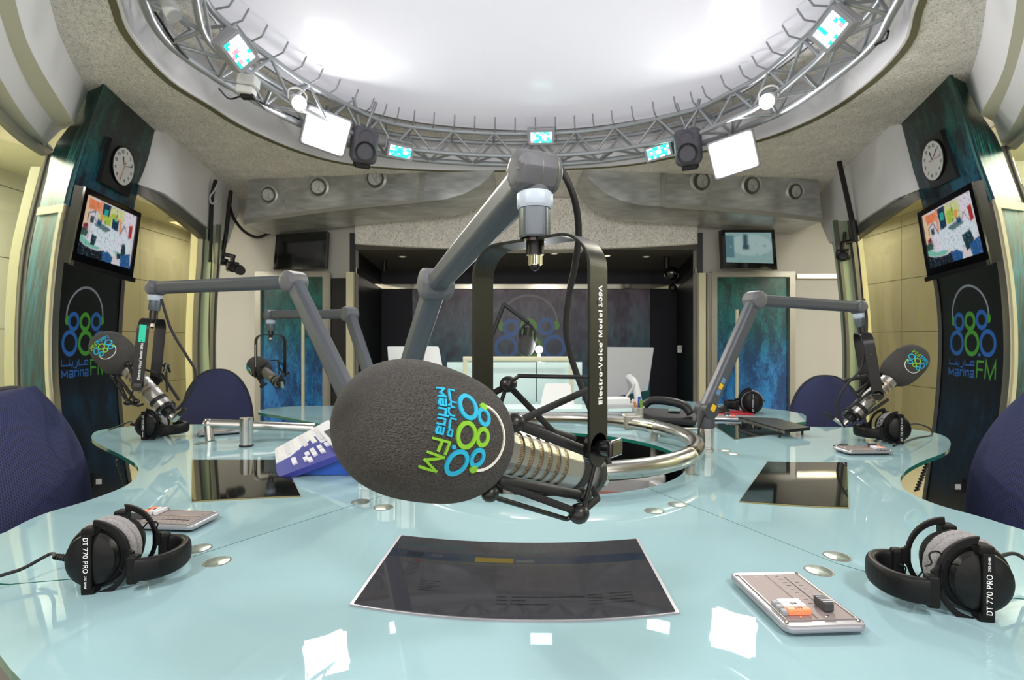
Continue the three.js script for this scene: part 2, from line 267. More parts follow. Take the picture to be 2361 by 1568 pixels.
const YS = heights(CEIL, 0.0, 26);
const L_CORNER = edge([[240, 195], [205, 290], [178, 375], [162, 430], [150, 480], [137, 545], [125, 640], [118, 730], [116, 800], [118, 880], [125, 950], [138, 1050], [152, 1130]], 2.93);
const L_FAR = edge([[357, 300], [335, 390], [315, 450], [303, 520], [294, 580], [285, 650], [278, 760], [275, 830], [277, 920], [283, 990], [292, 1060], [304, 1130]], 3.57);
const L_SIDE = edge([[203, 210], [165, 283], [124, 340], [108, 410], [90, 480], [70, 580], [57, 680], [50, 760], [50, 850], [55, 930], [70, 1050]], 3.02);
const R_CORNER = edge([[2190, 173], [2225, 270], [2255, 370], [2290, 465], [2310, 560], [2325, 660], [2332, 760], [2332, 850], [2325, 930], [2312, 1030], [2296, 1130]], 2.828);
const R_FAR = edge([[2078, 285], [2100, 370], [2130, 490], [2147, 600], [2163, 700], [2167, 800], [2163, 880], [2155, 970], [2140, 1080], [2130, 1150]], 3.463);
const R_SIDE = edge([[2228, 192], [2262, 262], [2300, 320], [2330, 400], [2361, 480], [2382, 580], [2396, 680], [2402, 760], [2402, 850], [2396, 940], [2380, 1050]], 2.92);
const lerpE = (a, b, t, out = 0) => (y) => { const p = a(y).lerp(b(y), t); p.z += out; return p; };
function pillar(corner, far, side, left, skin, sskin) {
  const o = structure('pillar', V(corner(0).x, 0, corner(0).z)), f = (e) => YS.map(e), r = left ? [corner, far] : [far, corner], s = left ? [side, corner] : [corner, side];
  wpart('front_panel', sheet(f(r[0]), f(r[1]), 0.012, 4), skin, o);
  wpart('side_panel', sheet(f(s[0]), f(s[1]), 0.012, 2), sskin, o);
  // bright metal strips along the corner, one level and two upright
  const ys = YS.filter((y) => y < EYE + 0.76), put = (e, y) => { const p = e(y); p.z += 0.012; return p; }, b0 = (t) => (y) => put(lerpE(corner, side, t), y);
  const strip = (e0, e1, yy, m) => wpart('metal_trim', sheet(yy.map(left ? e1 : e0), yy.map(left ? e0 : e1), 0.01), m, o);
  strip(b0(0.02), b0(0.14), ys, M.creamFrame);
  strip(b0(0.0), b0(0.98), [EYE + 0.765, EYE + 0.72], M.creamFrame);
  const fx = left ? 0.012 : -0.012, c0 = (t) => (y) => { const p = lerpE(corner, far, t)(y); p.x += fx; return p; };
  wpart('metal_trim', left ? sheet(ys.map(c0(-0.01)), ys.map(c0(0.07)), 0.008) : sheet(ys.map(c0(0.07)), ys.map(c0(-0.01)), 0.008), M.chrome, o);
  wpart('metal_trim', left ? sheet(ys.map(c0(0.955)), ys.map(c0(1.0)), 0.008) : sheet(ys.map(c0(1.0)), ys.map(c0(0.955)), 0.008), M.aluDark, o);
  return o;
}
const pillarL = pillar(L_CORNER, L_FAR, L_SIDE, true, pillarSkin(101, 0.135, 0.643), sideSkin(131));
const pillarR = pillar(R_CORNER, R_FAR, R_SIDE, false, pillarSkin(211, 0.166, 0.654), sideSkin(241));
// a spot on a pillar's printed face: picture point to depth
function onFace(E0, d0, E1, d1, off) {
  return (px, py) => { const x0 = (E0(EYE + (MIDY - py) / FOC * d0).x * FOC / d0) + MIDX, x1 = (E1(EYE + (MIDY - py) / FOC * d1).x * FOC / d1) + MIDX, t = (px - x0) / (x1 - x0), d = 1 / ((1 - t) / d0 + t / d1); const q = at(px, py, d), n = E0(EYE + 0.3).sub(E1(EYE + 0.3)).setY(0).normalize(); return q.add(V(Math.abs(n.z) * (q.x < 0 ? 1 : -1), 0, Math.abs(n.x)).multiplyScalar(off)); };
}
const faceL = (off) => onFace(L_CORNER, 2.93, L_FAR, 3.57, off), faceR = (off) => onFace(R_CORNER, 2.828, R_FAR, 3.463, off);

// concrete ceiling with the large oval opening
const OPEN = [[270, 0], [300, 80], [400, 190], [480, 240], [560, 290], [700, 350], [800, 375], [1000, 391], [1230, 390], [1450, 378], [1600, 350], [1736, 325], [1874, 273], [2000, 191], [2087, 98], [2112, 14]].map(([x, y]) => { const p = onY(x, y, CEIL); return [p.x, -p.z]; });
const openPts = curve2([...OPEN, [1.42, 1.6], [1.1, 1.08], [0.6, 0.72], [0.1, 0.62], [-0.4, 0.7], [-0.95, 1.04], [-1.34, 1.6]], 150, true).slice(0, -1);
{
  const o = structure('ceiling', V(0, CEIL, -3));
  const g = flat([[-4.28, -1.62], [4.46, -1.62], [4.46, 8.1], [-4.28, 8.1]], CEIL + 0.09, 0.09, [openPts]);
  const u = g.attributes.uv, p = g.attributes.position; for (let i = 0; i < u.count; i++) u.setXY(i, p.getX(i), p.getZ(i));
  wpart('concrete_slab', g, M.concrete, o);
  // olive backing edge and the white upright band inside the opening
  const ring = (pts, k) => { const c = new THREE.Vector2(0.05, 2.3); return pts.map(([x, d]) => [c.x + (x - c.x) * k, c.y + (d - c.y) * k]); };
  const band = (pts, y0, y1, m, name, th) => { const q = [...pts, pts[0]]; wpart(name, sheet(q.map(([x, d]) => V(x, y1, -d)), q.map(([x, d]) => V(x, y0, -d)), th), m, o); };
  band(ring(openPts, 1.0), CEIL - 0.004, CEIL + 0.27, M.fascia, 'white_band', 0.012);
  wpart('backing_edge', (() => { const a = ring(openPts, 1.022), s = flat(a, CEIL + 0.0005, 0.004, [ring(openPts, 1.003)]); return s; })(), M.concreteSide, o);
}
// stretched white skin above the opening
{
  const g = flat(curve2(openPts.map(([x, d]) => { const k = 0.995; return [0.05 + (x - 0.05) * k, 2.3 + (d - 2.3) * k]; }), 120, true).slice(0, -1), SKIN + 0.01, 0.01);
  solid('ceiling_skin', g, mat(0xf0f0f4, 0.92, 0, { transmission: 0.5, thickness: 0, specularIntensity: 0.1, clearcoat: 0.22, clearcoatRoughness: 0.15 }));
  const g2 = flat(openPts.map(([x, d]) => [0.05 + (x - 0.05) * 0.985, 2.3 + (d - 2.3) * 0.985]), CEIL + 0.262, 0.012, [MEMBRANE()]);
  const u = g2.attributes.uv, p = g2.attributes.position; for (let i = 0; i < u.count; i++) u.setXY(i, p.getX(i), p.getZ(i));
  solid('trim_1', g2, [M.concrete, M.aluDark]);
}
function MEMBRANE() {
  const pts = [[440, -20], [455, 0], [476, 28], [501, 61], [524, 94], [578, 135], [619, 161], [665, 191], [713, 212], [767, 232], [820, 250], [874, 267], [970, 286], [1100, 299], [1230, 304], [1315, 300], [1400, 291], [1480, 278], [1535, 270], [1618, 246], [1700, 222], [1767, 180], [1854, 118], [1894, 84], [1933, 31], [1947, 0], [1956, -20]].map(([x, y]) => { const p = onY(x, y, CEIL + 0.25); return [p.x, -p.z]; });
  return curve2([...pts, [1.34, 1.85], [1.0, 1.28], [0.55, 0.98], [0.1, 0.9], [-0.35, 0.97], [-0.82, 1.24], [-1.22, 1.82]], 130, true).slice(0, -1);
}

// curved stepped bulkheads over the side windows
function bulkhead(lines, left) {
  const o = structure('bulkhead', V(left ? -2.4 : 2.4, CEIL, -2.5));
  const L = lines.map(({ px, y, tail }) => { const p = px.map(([a, b]) => onY(a, b, y)); return new THREE.CatmullRomCurve3([...tail.map(([x, d]) => V(x, y, -d)), ...p], false, 'centripetal').getSpacedPoints(40); });
  const mats = [M.greyPaint, M.cove, M.greyPaint, M.cove, M.alu], names = ['fascia_band', 'cove_soffit', 'fascia_band', 'cove_soffit', 'window_head'];
  for (let i = 0; i + 1 < L.length; i++) wpart(names[i], left ? sheet(L[i + 1], L[i], 0.03) : sheet(L[i], L[i + 1], 0.03), mats[i], o);
}
const TL = (k) => [[-1.4 - k, -1.4], [-1.2 - k, 0], [-1.28 - k, 0.8], [-1.5 - k, 1.55]], TR = (k) => [[1.4 + k, -1.4], [1.15 + k, 0], [1.24 + k, 0.8], [1.47 + k, 1.55]];
const UP = [1.44, 1.23, 1.225, 1.13, 1.125, 1.06].map((h) => EYE + h);
bulkhead([
  { px: [[115, 0], [130, 60], [160, 130], [203, 212]], y: UP[0], tail: TL(0) }, { px: [[35, 0], [60, 90], [100, 170], [172, 285]], y: UP[1], tail: TL(0.03) }, { px: [[-10, 0], [30, 120], [80, 220], [138, 302]], y: UP[2], tail: TL(0.11) },
  { px: [[-60, 80], [0, 180], [50, 260], [108, 332]], y: UP[3], tail: TL(0.23) }, { px: [[-60, 190], [0, 246], [60, 305], [124, 347]], y: UP[4], tail: TL(0.49) }, { px: [[-60, 212], [0, 270], [60, 325], [110, 358]], y: UP[5], tail: TL(0.51) }], true);
bulkhead([
  { px: [[2275, 0], [2262, 90], [2245, 150], [2226, 195]], y: UP[0], tail: TR(0) }, { px: [[2345, 0], [2330, 90], [2310, 170], [2260, 264]], y: UP[1], tail: TR(0.07) }, { px: [[2380, 0], [2355, 110], [2330, 190], [2290, 280]], y: UP[2], tail: TR(0.13) },
  { px: [[2420, 120], [2361, 240], [2335, 290], [2308, 330]], y: UP[3], tail: TR(0.27) }, { px: [[2440, 200], [2361, 290], [2335, 318], [2312, 340]], y: UP[4], tail: TR(0.48) }, { px: [[2440, 225], [2361, 310], [2345, 325], [2326, 345]], y: UP[5], tail: TR(0.5) }], false);

// side windows by the camera: frame post, pane, cream post of the corridor behind
function sideWindow(n, post0, post1, behind0, behind1, paneFar, left, hi) {
  const o = structure('window_' + n, V(left ? -2.8 : 2.9, 0, -2.9)), ys = heights(hi, 0, 20), s = (a, b, t) => (left ? sheet(ys.map(a), ys.map(b), t) : sheet(ys.map(b), ys.map(a), t));
  wpart('frame_post', s(post0, post1, 0.05), M.alu, o); wpart('mullion', s(lerpE(post0, post1, 0.45, 0.01), lerpE(post0, post1, 0.6, 0.01), 0.02), M.aluDark, o);
  wpart('cream_post', s(behind0, behind1, 0.08), M.creamFrame, o);
  wpart('pane', s(paneFar, post0, 0.006), M.pane, o);
}
const GL = [[108, 345], [90, 410], [70, 490], [50, 580], [40, 680], [36, 780], [36, 880], [42, 1000], [60, 1150]], shiftE = (l, k) => l.map(([x, y]) => [x + k, y]);
sideWindow(1, edge(GL, 3.05), edge(shiftE(GL, 17), 3.05), edge(shiftE(GL, -26), 3.3), edge(shiftE(GL, -3), 3.3), (y) => V(-3.05, y, -2.1), true, EYE + 1.1);
const GR = [[2328, 345], [2350, 410], [2378, 490], [2400, 580], [2412, 680], [2418, 780], [2418, 880], [2412, 1000], [2395, 1150]];
sideWindow(2, edge(shiftE(GR, 0), 2.95), edge(shiftE(GR, -17), 2.95), edge(shiftE(GR, 26), 3.2), edge(shiftE(GR, 3), 3.2), (y) => V(3.2, y, -2.1), false, EYE + 1.1);
{ const o = structure('window_3', V(-3.1, 0, -0.3)); wpart('pane', box(0.008, 2.15, 3.4, -3.06, 1.08, -0.4), M.pane, o); wpart('frame_post', box(0.06, 2.2, 0.06, -3.06, 1.1, -2.08), M.alu, o); }
{ const o = structure('window_4', V(3.2, 0, -0.3)); wpart('pane', box(0.008, 2.15, 3.4, 3.21, 1.08, -0.4), M.pane, o); wpart('frame_post', box(0.06, 2.2, 0.06, 3.21, 1.1, -2.08), M.alu, o); }

// studio side walls between pillar and back wall: white strip above, window below
function backWindow(n, top, head, sill, jamb, wallName, depth, left, corner) {
  const o = structure(wallName, V(left ? -2.7 : 2.9, 1.8, -4.4)), far0 = depth(left ? 357 : 2078) + 0.05; const dep = depth; depth = (x) => Math.max(far0, dep(x)); const P = (l) => l.map(([x, y]) => at(x, y, depth(x)));
  wpart('upper_wall', sheet(P(top), P(head), 0.08), M.greyPaint, o);
  const w = structure('window_' + n, V(left ? -2.7 : 2.9, 0, -4.4));
  wpart('window_head', sheet(P(head), P(sill), 0.06), M.aluDark, w);
  const head2 = head.map(([x, y], i) => [x, y - 6]); wpart('head_trim', sheet(P(head2), P(head.map(([x, y]) => [x, y + 3])), 0.02), M.creamFrame, w);
  const jx = (l, k) => { const d = depth(jamb[3][0]); return edge(shiftE(l, k), d); }, ys = heights(EYE + 0.97, 0, 18);
  wpart('frame_post', sheet(ys.map(jx(jamb, left ? -12 : 0)), ys.map(jx(jamb, left ? 0 : 12)), 0.05), M.aluDark, w);
  wpart('cream_post', sheet(ys.map(jx(jamb, left ? -40 : 14)), ys.map(jx(jamb, left ? -14 : 40)), 0.05).translate(left ? -0.03 : 0.03, 0, -0.12), M.creamFrame, w);
  wpart('glass_jamb', sheet(ys.map(jx(jamb, left ? 0 : -34)), ys.map(jx(jamb, left ? 34 : 0)), 0.03).translate(0, 0, -0.03), mat(0x9fae97, 0.15), w);
  wpart('frame_post', sheet(ys.map(jx(jamb, left ? 28 : -34)), ys.map(jx(jamb, left ? 36 : -27)), 0.03), M.aluDark, w);
  wpart('pane', sheet(ys.map((y) => corner(y)), ys.map(jx(jamb, left ? -10 : 10)), 0.006), mat(0xf3f1e0, 0.03, 0, { transmission: 1, thickness: 0 }), w);
}
const invD = (x0, d0, x1, d1) => (x) => 1 / (1 / d0 + (x - x0) / (x1 - x0) * (1 / d1 - 1 / d0));
const dL = invD(357, 3.57, 535, 5.33), dR = invD(2078, 3.463, 1895, 5.33);
backWindow(5, [[330, 282], [357, 300], [440, 365], [490, 407], [540, 462]], [[330, 430], [357, 447], [400, 480], [470, 535], [505, 560]], [[325, 450], [352, 470], [397, 503], [462, 555], [497, 580]], [[468, 550], [464, 620], [458, 700], [455, 800], [457, 900], [463, 1000]], 'wall_left', dL, true, lerpE(L_FAR, L_FAR, 0));
backWindow(6, [[1890, 462], [1950, 388], [2010, 343], [2078, 285], [2110, 262]], [[1935, 560], [1975, 535], [2030, 497], [2085, 460], [2120, 436]], [[1942, 580], [1980, 556], [2035, 516], [2090, 479], [2125, 455]], [[1965, 560], [1972, 620], [1980, 700], [1986, 800], [1985, 900], [1976, 1000]], 'wall_right', dR, false, lerpE(R_FAR, R_FAR, 0));

// corridor wall tiles, each a thin slab with open joints
for (const [side, x] of [['left', -4.262], ['right', 4.462]]) {
  const o = structure('wall_' + side, V(x, 0, -4));
  for (let k = 0; k < 9; k++) for (let j = 0; j < 5; j++) part('wall_tile', rbox(0.02, 0.594, 0.894, 0.004), M.cream, o).position.set(0, 0.3 + j * 0.6, 3 - k * 0.9);
}
// corridor partition behind the back windows
solid('wall_left', box(1.4, 2.55, 0.1, -3.6, 1.27, -6.9), M.cream);
solid('wall_right', box(1.2, 2.55, 0.1, 3.85, 1.27, -6.9), M.cream);

// back wall with the recess
const BACK = 5.3, RECESS = 6.9, yAt = (py, d) => EYE + (MIDY - py) / FOC * d, xAt = (px, d) => (px - MIDX) / FOC * d;
{
  const x0 = xAt(468, BACK), x1 = xAt(820, BACK), x2 = xAt(1606, BACK), x3 = xAt(1990, BACK), yT = yAt(575, BACK);
  const o = structure('wall_back', V(0, 0, -BACK));
  wpart('wall_panel', box(x1 - x0, CEIL, 0.1, (x0 + x1) / 2, CEIL / 2, -BACK - 0.05), M.plaster, o);
  wpart('wall_panel', box(x3 - x2, CEIL, 0.1, (x2 + x3) / 2, CEIL / 2, -BACK - 0.05), M.plaster, o);
  const s = new THREE.Shape(); s.moveTo(x1, CEIL); s.lineTo(x1, yT + 0.05); s.quadraticCurveTo((x1 + x2) / 2, yT - 0.07, x2, yT + 0.05); s.lineTo(x2, CEIL); s.closePath();
  const g = ext(s, 0.25, 0.02).translate(0, 0, -BACK - 0.2); wpart('concrete_lintel', g, rep2(M.concrete), o);
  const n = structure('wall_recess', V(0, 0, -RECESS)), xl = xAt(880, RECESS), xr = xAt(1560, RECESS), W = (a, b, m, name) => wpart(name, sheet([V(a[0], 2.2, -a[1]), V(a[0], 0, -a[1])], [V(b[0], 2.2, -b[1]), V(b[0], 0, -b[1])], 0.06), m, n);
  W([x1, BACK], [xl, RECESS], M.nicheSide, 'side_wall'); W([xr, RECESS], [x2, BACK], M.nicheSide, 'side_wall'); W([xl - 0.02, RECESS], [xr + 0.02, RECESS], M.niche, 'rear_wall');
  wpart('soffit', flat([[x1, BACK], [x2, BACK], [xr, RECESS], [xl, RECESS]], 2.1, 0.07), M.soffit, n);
  const yC = yAt(661, RECESS);
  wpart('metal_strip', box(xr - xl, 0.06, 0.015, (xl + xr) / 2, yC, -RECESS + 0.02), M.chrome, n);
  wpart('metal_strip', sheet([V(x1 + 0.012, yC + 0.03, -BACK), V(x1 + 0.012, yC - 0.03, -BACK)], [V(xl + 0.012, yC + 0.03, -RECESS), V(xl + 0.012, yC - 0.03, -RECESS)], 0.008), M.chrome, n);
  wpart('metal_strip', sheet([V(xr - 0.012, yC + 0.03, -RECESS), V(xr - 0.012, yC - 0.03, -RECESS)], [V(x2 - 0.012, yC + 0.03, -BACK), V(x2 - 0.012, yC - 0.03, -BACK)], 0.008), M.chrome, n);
  const mx0 = xAt(952, RECESS), mx1 = xAt(1497, RECESS), my1 = yAt(668, RECESS), my0 = 0.2;
  const MUR = [[0, [84, 72, 84], [132, 118, 136]], [0.3, [82, 78, 100], [112, 132, 146]], [0.7, [54, 76, 100], [72, 142, 154]], [1, [30, 62, 74], [48, 120, 126]]];
  wpart('mural_panel', box(mx1 - mx0, my1 - my0, 0.02, (mx0 + mx1) / 2, (my0 + my1) / 2, -RECESS + 0.02), mat(0xffffff, 0.35, 0, { map: mural(1024, 448, MUR, 313, false, (g, w, h) => { const k = w / 545; drawEmblem(g, (1140 - 952) * k, (800 - 668) * k * h / (my1 - my0) * (mx1 - mx0) / w, 165 * k, h / (my1 - my0) * (mx1 - mx0) / w, { b: '#3f74c4', g: '#74b43c', p: '#8e8a90' }); }) }), n);
  // small round lamps in the soffit
  for (const [px, py] of [[928, 592], [1078, 594], [1278, 585], [1400, 590], [1490, 592]]) { const p = onY(px, py, 2.028); const d = thing('downlight', `small round lamp in the recess soffit, ${{ 928: 'leftmost of the row', 1078: 'second from the left', 1278: 'middle of the row', 1400: 'brighter one second from the right', 1490: 'rightmost of the row' }[px]}`, 'downlight', p); part('rim', lathe([[0.03, 0], [0.045, -0.004], [0.05, 0.002]], 20), M.alu, d); part('lens', cyl(0.03, 0.03, 0.004, 16, 0, 0.0, 0), glow(0xfff0d0, px === 1400 ? 1.4 : 0.5), d); }
}
function rep2(m) { const k = m.clone(); k.map = rep(concreteT, 1); k.bumpMap = rep(concreteB, 1); return k; }

// doors in the back wall
const DOORP = [[0, [20, 54, 54], [32, 104, 86]], [0.3, [22, 64, 78], [32, 112, 124]], [0.5, [28, 66, 112], [46, 134, 194]], [1, [28, 64, 124], [42, 134, 220]]];
function door(n, x0, x1, y0, hx, k) {
  const o = structure('door_' + n, V(xAt((x0 + x1) / 2, BACK), 0, -BACK)), D = BACK - 0.02, X0 = xAt(x0, D), X1 = xAt(x1, D), Y = yAt(y0, D), w = 0.055;
  wpart('leaf', box(X1 - X0, Y, 0.04, (X0 + X1) / 2, Y / 2, -D + 0.0), mat(0xffffff, 0.3, 0, { map: mural(384, 768, DOORP, k, false) }), o);
  wpart('frame', merge([box(w, Y, 0.09, X0 - w / 2, Y / 2, -D + 0.01), box(w, Y, 0.09, X1 + w / 2, Y / 2, -D + 0.01), box(X1 - X0 + 2 * w, w, 0.09, (X0 + X1) / 2, Y + w / 2, -D + 0.01)]), M.alu, o);
  const h = xAt(hx, D), top = yAt(n === 1 ? 740 : 715, D), bar = wpart('pull_handle', rod(V(h, 0.35, -D + 0.1), V(h, top, -D + 0.1), 0.016), M.creamFrame, o);
  wpart('standoff', merge([rod(V(h, 0.5, -D), V(h, 0.5, -D + 0.1), 0.01), rod(V(h, top - 0.15, -D), V(h, top - 0.15, -D + 0.1), 0.01)]), M.steel, bar);
}
door(1, 606, 748, 640, 708, 401);
door(2, 1649, 1815, 640, 1689, 451);
{
  const o = structure('trim_2', V(-1.7, 0, -BACK)), D = BACK - 0.03, b = (x0, x1, y0, m, name, z = 0.04) => { const X0 = xAt(x0, D), X1 = xAt(x1, D), Y = yAt(y0, D); wpart(name, box(X1 - X0, Y, z, (X0 + X1) / 2, Y / 2, -D), m, o); };
  b(766, 800, 642, M.darkGap, 'dark_jamb'); b(752, 764, 630, M.alu, 'frame_post', 0.07); b(800, 817, 628, M.creamFrame, 'cream_post', 0.06);
  const p = structure('trim_3', V(2.0, 0, -BACK)), c = (x0, x1, y0, m, name, z = 0.04) => { const X0 = xAt(x0, D), X1 = xAt(x1, D), Y = yAt(y0, D); wpart(name, box(X1 - X0, Y, z, (X0 + X1) / 2, Y / 2, -D), m, p); };
  c(1609, 1625, 630, M.creamFrame, 'cream_post', 0.06); c(1629, 1638, 630, M.alu, 'frame_post', 0.05);
  wpart('metal_strip', box(xAt(1952, D) - xAt(1836, D), 0.045, 0.02, (xAt(1952, D) + xAt(1836, D)) / 2, yAt(637, D), -D), M.chrome, p);
}

// ventilation ducts under the ceiling
function prism(px, d, vec) {
  const P = px.map(([x, y]) => at(x, y, d(x))), tri = THREE.ShapeUtils.triangulateShape(px.map(([x, y]) => new THREE.Vector2(x, -y)), []), n = P.length, Q = P.map((p) => p.clone().add(vec)), gs = [];
  const g = new THREE.BufferGeometry(), pos = [], uv = [], put = (p) => { pos.push(p.x, p.y, p.z); uv.push(p.x * 0.8 + p.z * 0.3, p.y * 0.8 + p.z * 0.3); };
  let area = 0; for (let i = 0; i < n; i++) { const [a, b] = [px[i], px[(i + 1) % n]]; area += a[0] * b[1] - b[0] * a[1]; }
  const ccw = area < 0;
  for (const t of tri) { const [a, b, c] = t; for (const k of [a, b, c]) put(P[k]); for (const k of [c, b, a]) put(Q[k]); }
  for (let i = 0; i < n; i++) { const j = (i + 1) % n, q = ccw ? [P[j], P[i], Q[i], P[j], Q[i], Q[j]] : [P[i], P[j], Q[j], P[i], Q[j], Q[i]]; q.forEach(put); }
  g.setAttribute('position', new THREE.Float32BufferAttribute(pos, 3)); g.setAttribute('uv', new THREE.Float32BufferAttribute(uv, 2)); g.computeVertexNormals();
  return toCreasedNormals(g, 0.5);
}
function duct(label, px, d, vents, seam, lower) {
  const c = at(px[0][0], px[0][1], d(px[0][0])), o = thing('air_duct', label, 'duct', V(c.x, c.y - 0.2, c.z));
  wpart('duct_body', prism(px, d, V(0, 0, -0.6)), M.galv, o);
  wpart('seam_flange', prism(seam, (x) => d(x) - 0.012, V(0, 0, -0.02)), M.alu, o);
  wpart('edge_flange', prism(lower, (x) => d(x) - 0.014, V(0, 0, -0.02)), M.alu, o);
  for (const [x, y, rx] of vents) {
    const p = at(x, y, d(x) - 0.004), r = rx / FOC * d(x), slope = (d(x + 10) - d(x)) / (xAt(x + 10, d(x + 10)) - xAt(x, d(x)));
    const v = new THREE.Group(); v.name = 'air_nozzle'; o.add(v); v.position.copy(o.worldToLocal(p.clone())); v.rotation.set(0.12, Math.atan(slope), 0); v.updateMatrixWorld(true);
    part('collar', lathe([[r * 0.98, -0.004], [r * 1.0, 0.012], [r * 1.06, 0.016], [r * 1.26, 0.01], [r * 1.34, 0.0]], 36).rotateX(Math.PI / 2), M.galv, v);
    part('bowl', lathe([[0.001, 0.002], [r * 0.6, 0.003], [r * 1.0, 0.006]], 30).rotateX(Math.PI / 2), M.aluDark, v);
    part('damper', new THREE.CylinderGeometry(r * 0.72, r * 0.72, 0.004, 26).rotateX(Math.PI / 2).rotateY(0.22).translate(0, 0, 0.006 + r * 0.14), M.galv, v);
  }
  return o;
}
duct('galvanised rectangular air duct with round nozzles above the black wall screen', [[578, 414], [850, 401.5], [1140, 391.5], [1137, 396], [1128, 408], [1105, 428], [1070, 447], [1025, 460], [965, 466], [820, 479], [700, 494], [560, 515]], invD(1140, 4.4, 578, 4.66), [[620, 450, 18], [735, 432, 20], [866, 412, 21]], [[968, 399], [979, 399], [977, 466], [966, 467]], [[562, 506], [700, 487], [820, 472], [966, 460], [966, 468], [820, 481], [700, 496], [561, 517]]);
duct('galvanised rectangular air duct with round nozzles above the small lit wall screen', [[1345, 391.5], [1650, 403], [1885, 414], [1897, 510], [1800, 498], [1650, 484], [1530, 476], [1470, 472], [1430, 462], [1395, 445], [1365, 420], [1350, 400]], invD(1345, 4.4, 1885, 4.66), [[1617, 418, 21], [1733, 428, 20], [1833, 442, 18]], [[1524, 399], [1534, 399], [1534, 477], [1524, 477]], [[1532, 468], [1650, 476], [1800, 490], [1895, 502], [1896, 512], [1800, 500], [1650, 486], [1532, 479]]);

// unseen corridor ceiling lamps, kept out of view, placed to light the cream corridors
for (const [x, z] of [[-3.88, -3.2], [-3.7, -6.4], [4.1, -3.1], [3.9, -6.35], [-3.75, -1.2], [3.95, -1.2]]) {
  const o = thing('unseen_ceiling_lamp', `unseen ceiling panel lamp over the ${x < 0 ? 'left' : 'right'} cream corridor, ${z > -2 ? 'beside the camera' : z < -5 ? 'the farthest one' : 'level with the printed pillar'}`, 'lamp', V(x, CEIL - 0.045, z));
  part('housing', rbox(0.66, 0.04, 0.66, 0.008, 0, 0.01, 0), M.lampWhite, o); part('diffuser', box(0.6, 0.006, 0.6, 0, -0.014, 0), glow(0xffeebb, 1.2), o);
  const l = new THREE.RectAreaLight(WARM_LIGHT, CORRIDOR * (z < -5 ? 4.6 : z < -2 ? 56 : 14), 0.6, 0.6); l.position.set(x, CEIL - 0.068, z); l.lookAt(x, 0, z); scene.add(l);
}

// large pale fill panel, added behind the camera to brighten what faces it
{
  const o = thing('added_fill_panel', 'large pale fill light panel added on the wall behind the camera', 'light panel', V(0.1, 1.45, 1.58));
  part('frame', rbox(5.1, 1.9, 0.04, 0.01, 0, 0, 0.015), M.alu, o); part('diffuser', box(5, 1.8, 0.01, 0, 0, -0.012), glow(0xfffaf4, 0.7), o);
  const l = new THREE.RectAreaLight(0xfff8f2, FILL, 5, 1.8); l.position.set(0.1, 1.45, 1.555); l.lookAt(0.1, 1.45, -1); scene.add(l);
}

// unseen flat lamp in the roof space, placed to light the white skin
{
  const o = thing('unseen_roof_lamp', 'unseen large flat lamp in the roof space above the white stretched ceiling', 'lamp', V(0.1, SKIN + 1.06, -2.4));
  part('housing', rbox(3.9, 0.04, 3.7, 0.01, 0, 0.025, 0), M.lampWhite, o); part('diffuser', box(3.8, 0.006, 3.6, 0, 0.0, 0), glow(0xffffff, 1), o);
  const l = new THREE.RectAreaLight(0xfdfcff, ABOVE, 3.8, 3.6); l.position.set(0.1, SKIN + 1.05, -2.4); l.lookAt(0.1, 0, -2.4); scene.add(l);
}

// cream ceiling boards of the two corridors
solid('ceiling', box(1.24, 0.012, 6.3, -3.64, CEIL - 0.0075, -3.7), M.creamFrame); solid('ceiling', box(1.2, 0.012, 6.3, 3.84, CEIL - 0.0075, -3.7), M.creamFrame);

// ================================================================ truss, lamps and loudspeakers around the opening
const RING = [[330, 0], [345, 40], [400, 110], [470, 160], [560, 215], [620, 250], [700, 290]].map(([x, y]) => { const p = onY(x, y, EYE + 1.45); return [p.x, -p.z]; });
const RINGR = [[1650, 322], [1711, 297], [1790, 264], [1840, 236], [1938, 166], [2017, 98], [2048, 42], [2073, 0]].map(([x, y]) => { const p = onY(x, y, EYE + 1.45); return [p.x, -p.z]; });
const ringCtrl = [...RING, [-1.08, 4.02], [-0.6, 4.22], [0.1, 4.3], [0.75, 4.2], ...RINGR, [1.36, 1.64], [1.05, 1.14], [0.6, 0.8], [0.1, 0.7], [-0.4, 0.78], [-0.9, 1.1], [-1.28, 1.66]];
const NB = 64, ringC = new THREE.CatmullRomCurve3(ringCtrl.map(([x, d]) => V(x, 0, -d)), true, 'centripetal');
const outer = ringC.getSpacedPoints(NB).slice(0, NB), inner = outer.map((p, i) => { const t = outer[(i + 1) % NB].clone().sub(outer[(i + NB - 1) % NB]).normalize(), n = V(-t.z, 0, t.x); if (n.dot(V(0, 0, -2).sub(p)) < 0) n.negate(); return p.clone().addScaledVector(n, 0.2); });
const LOW = EYE + 1.45, HIGH = EYE + 1.625, lev = (p, y) => V(p.x, y, p.z);
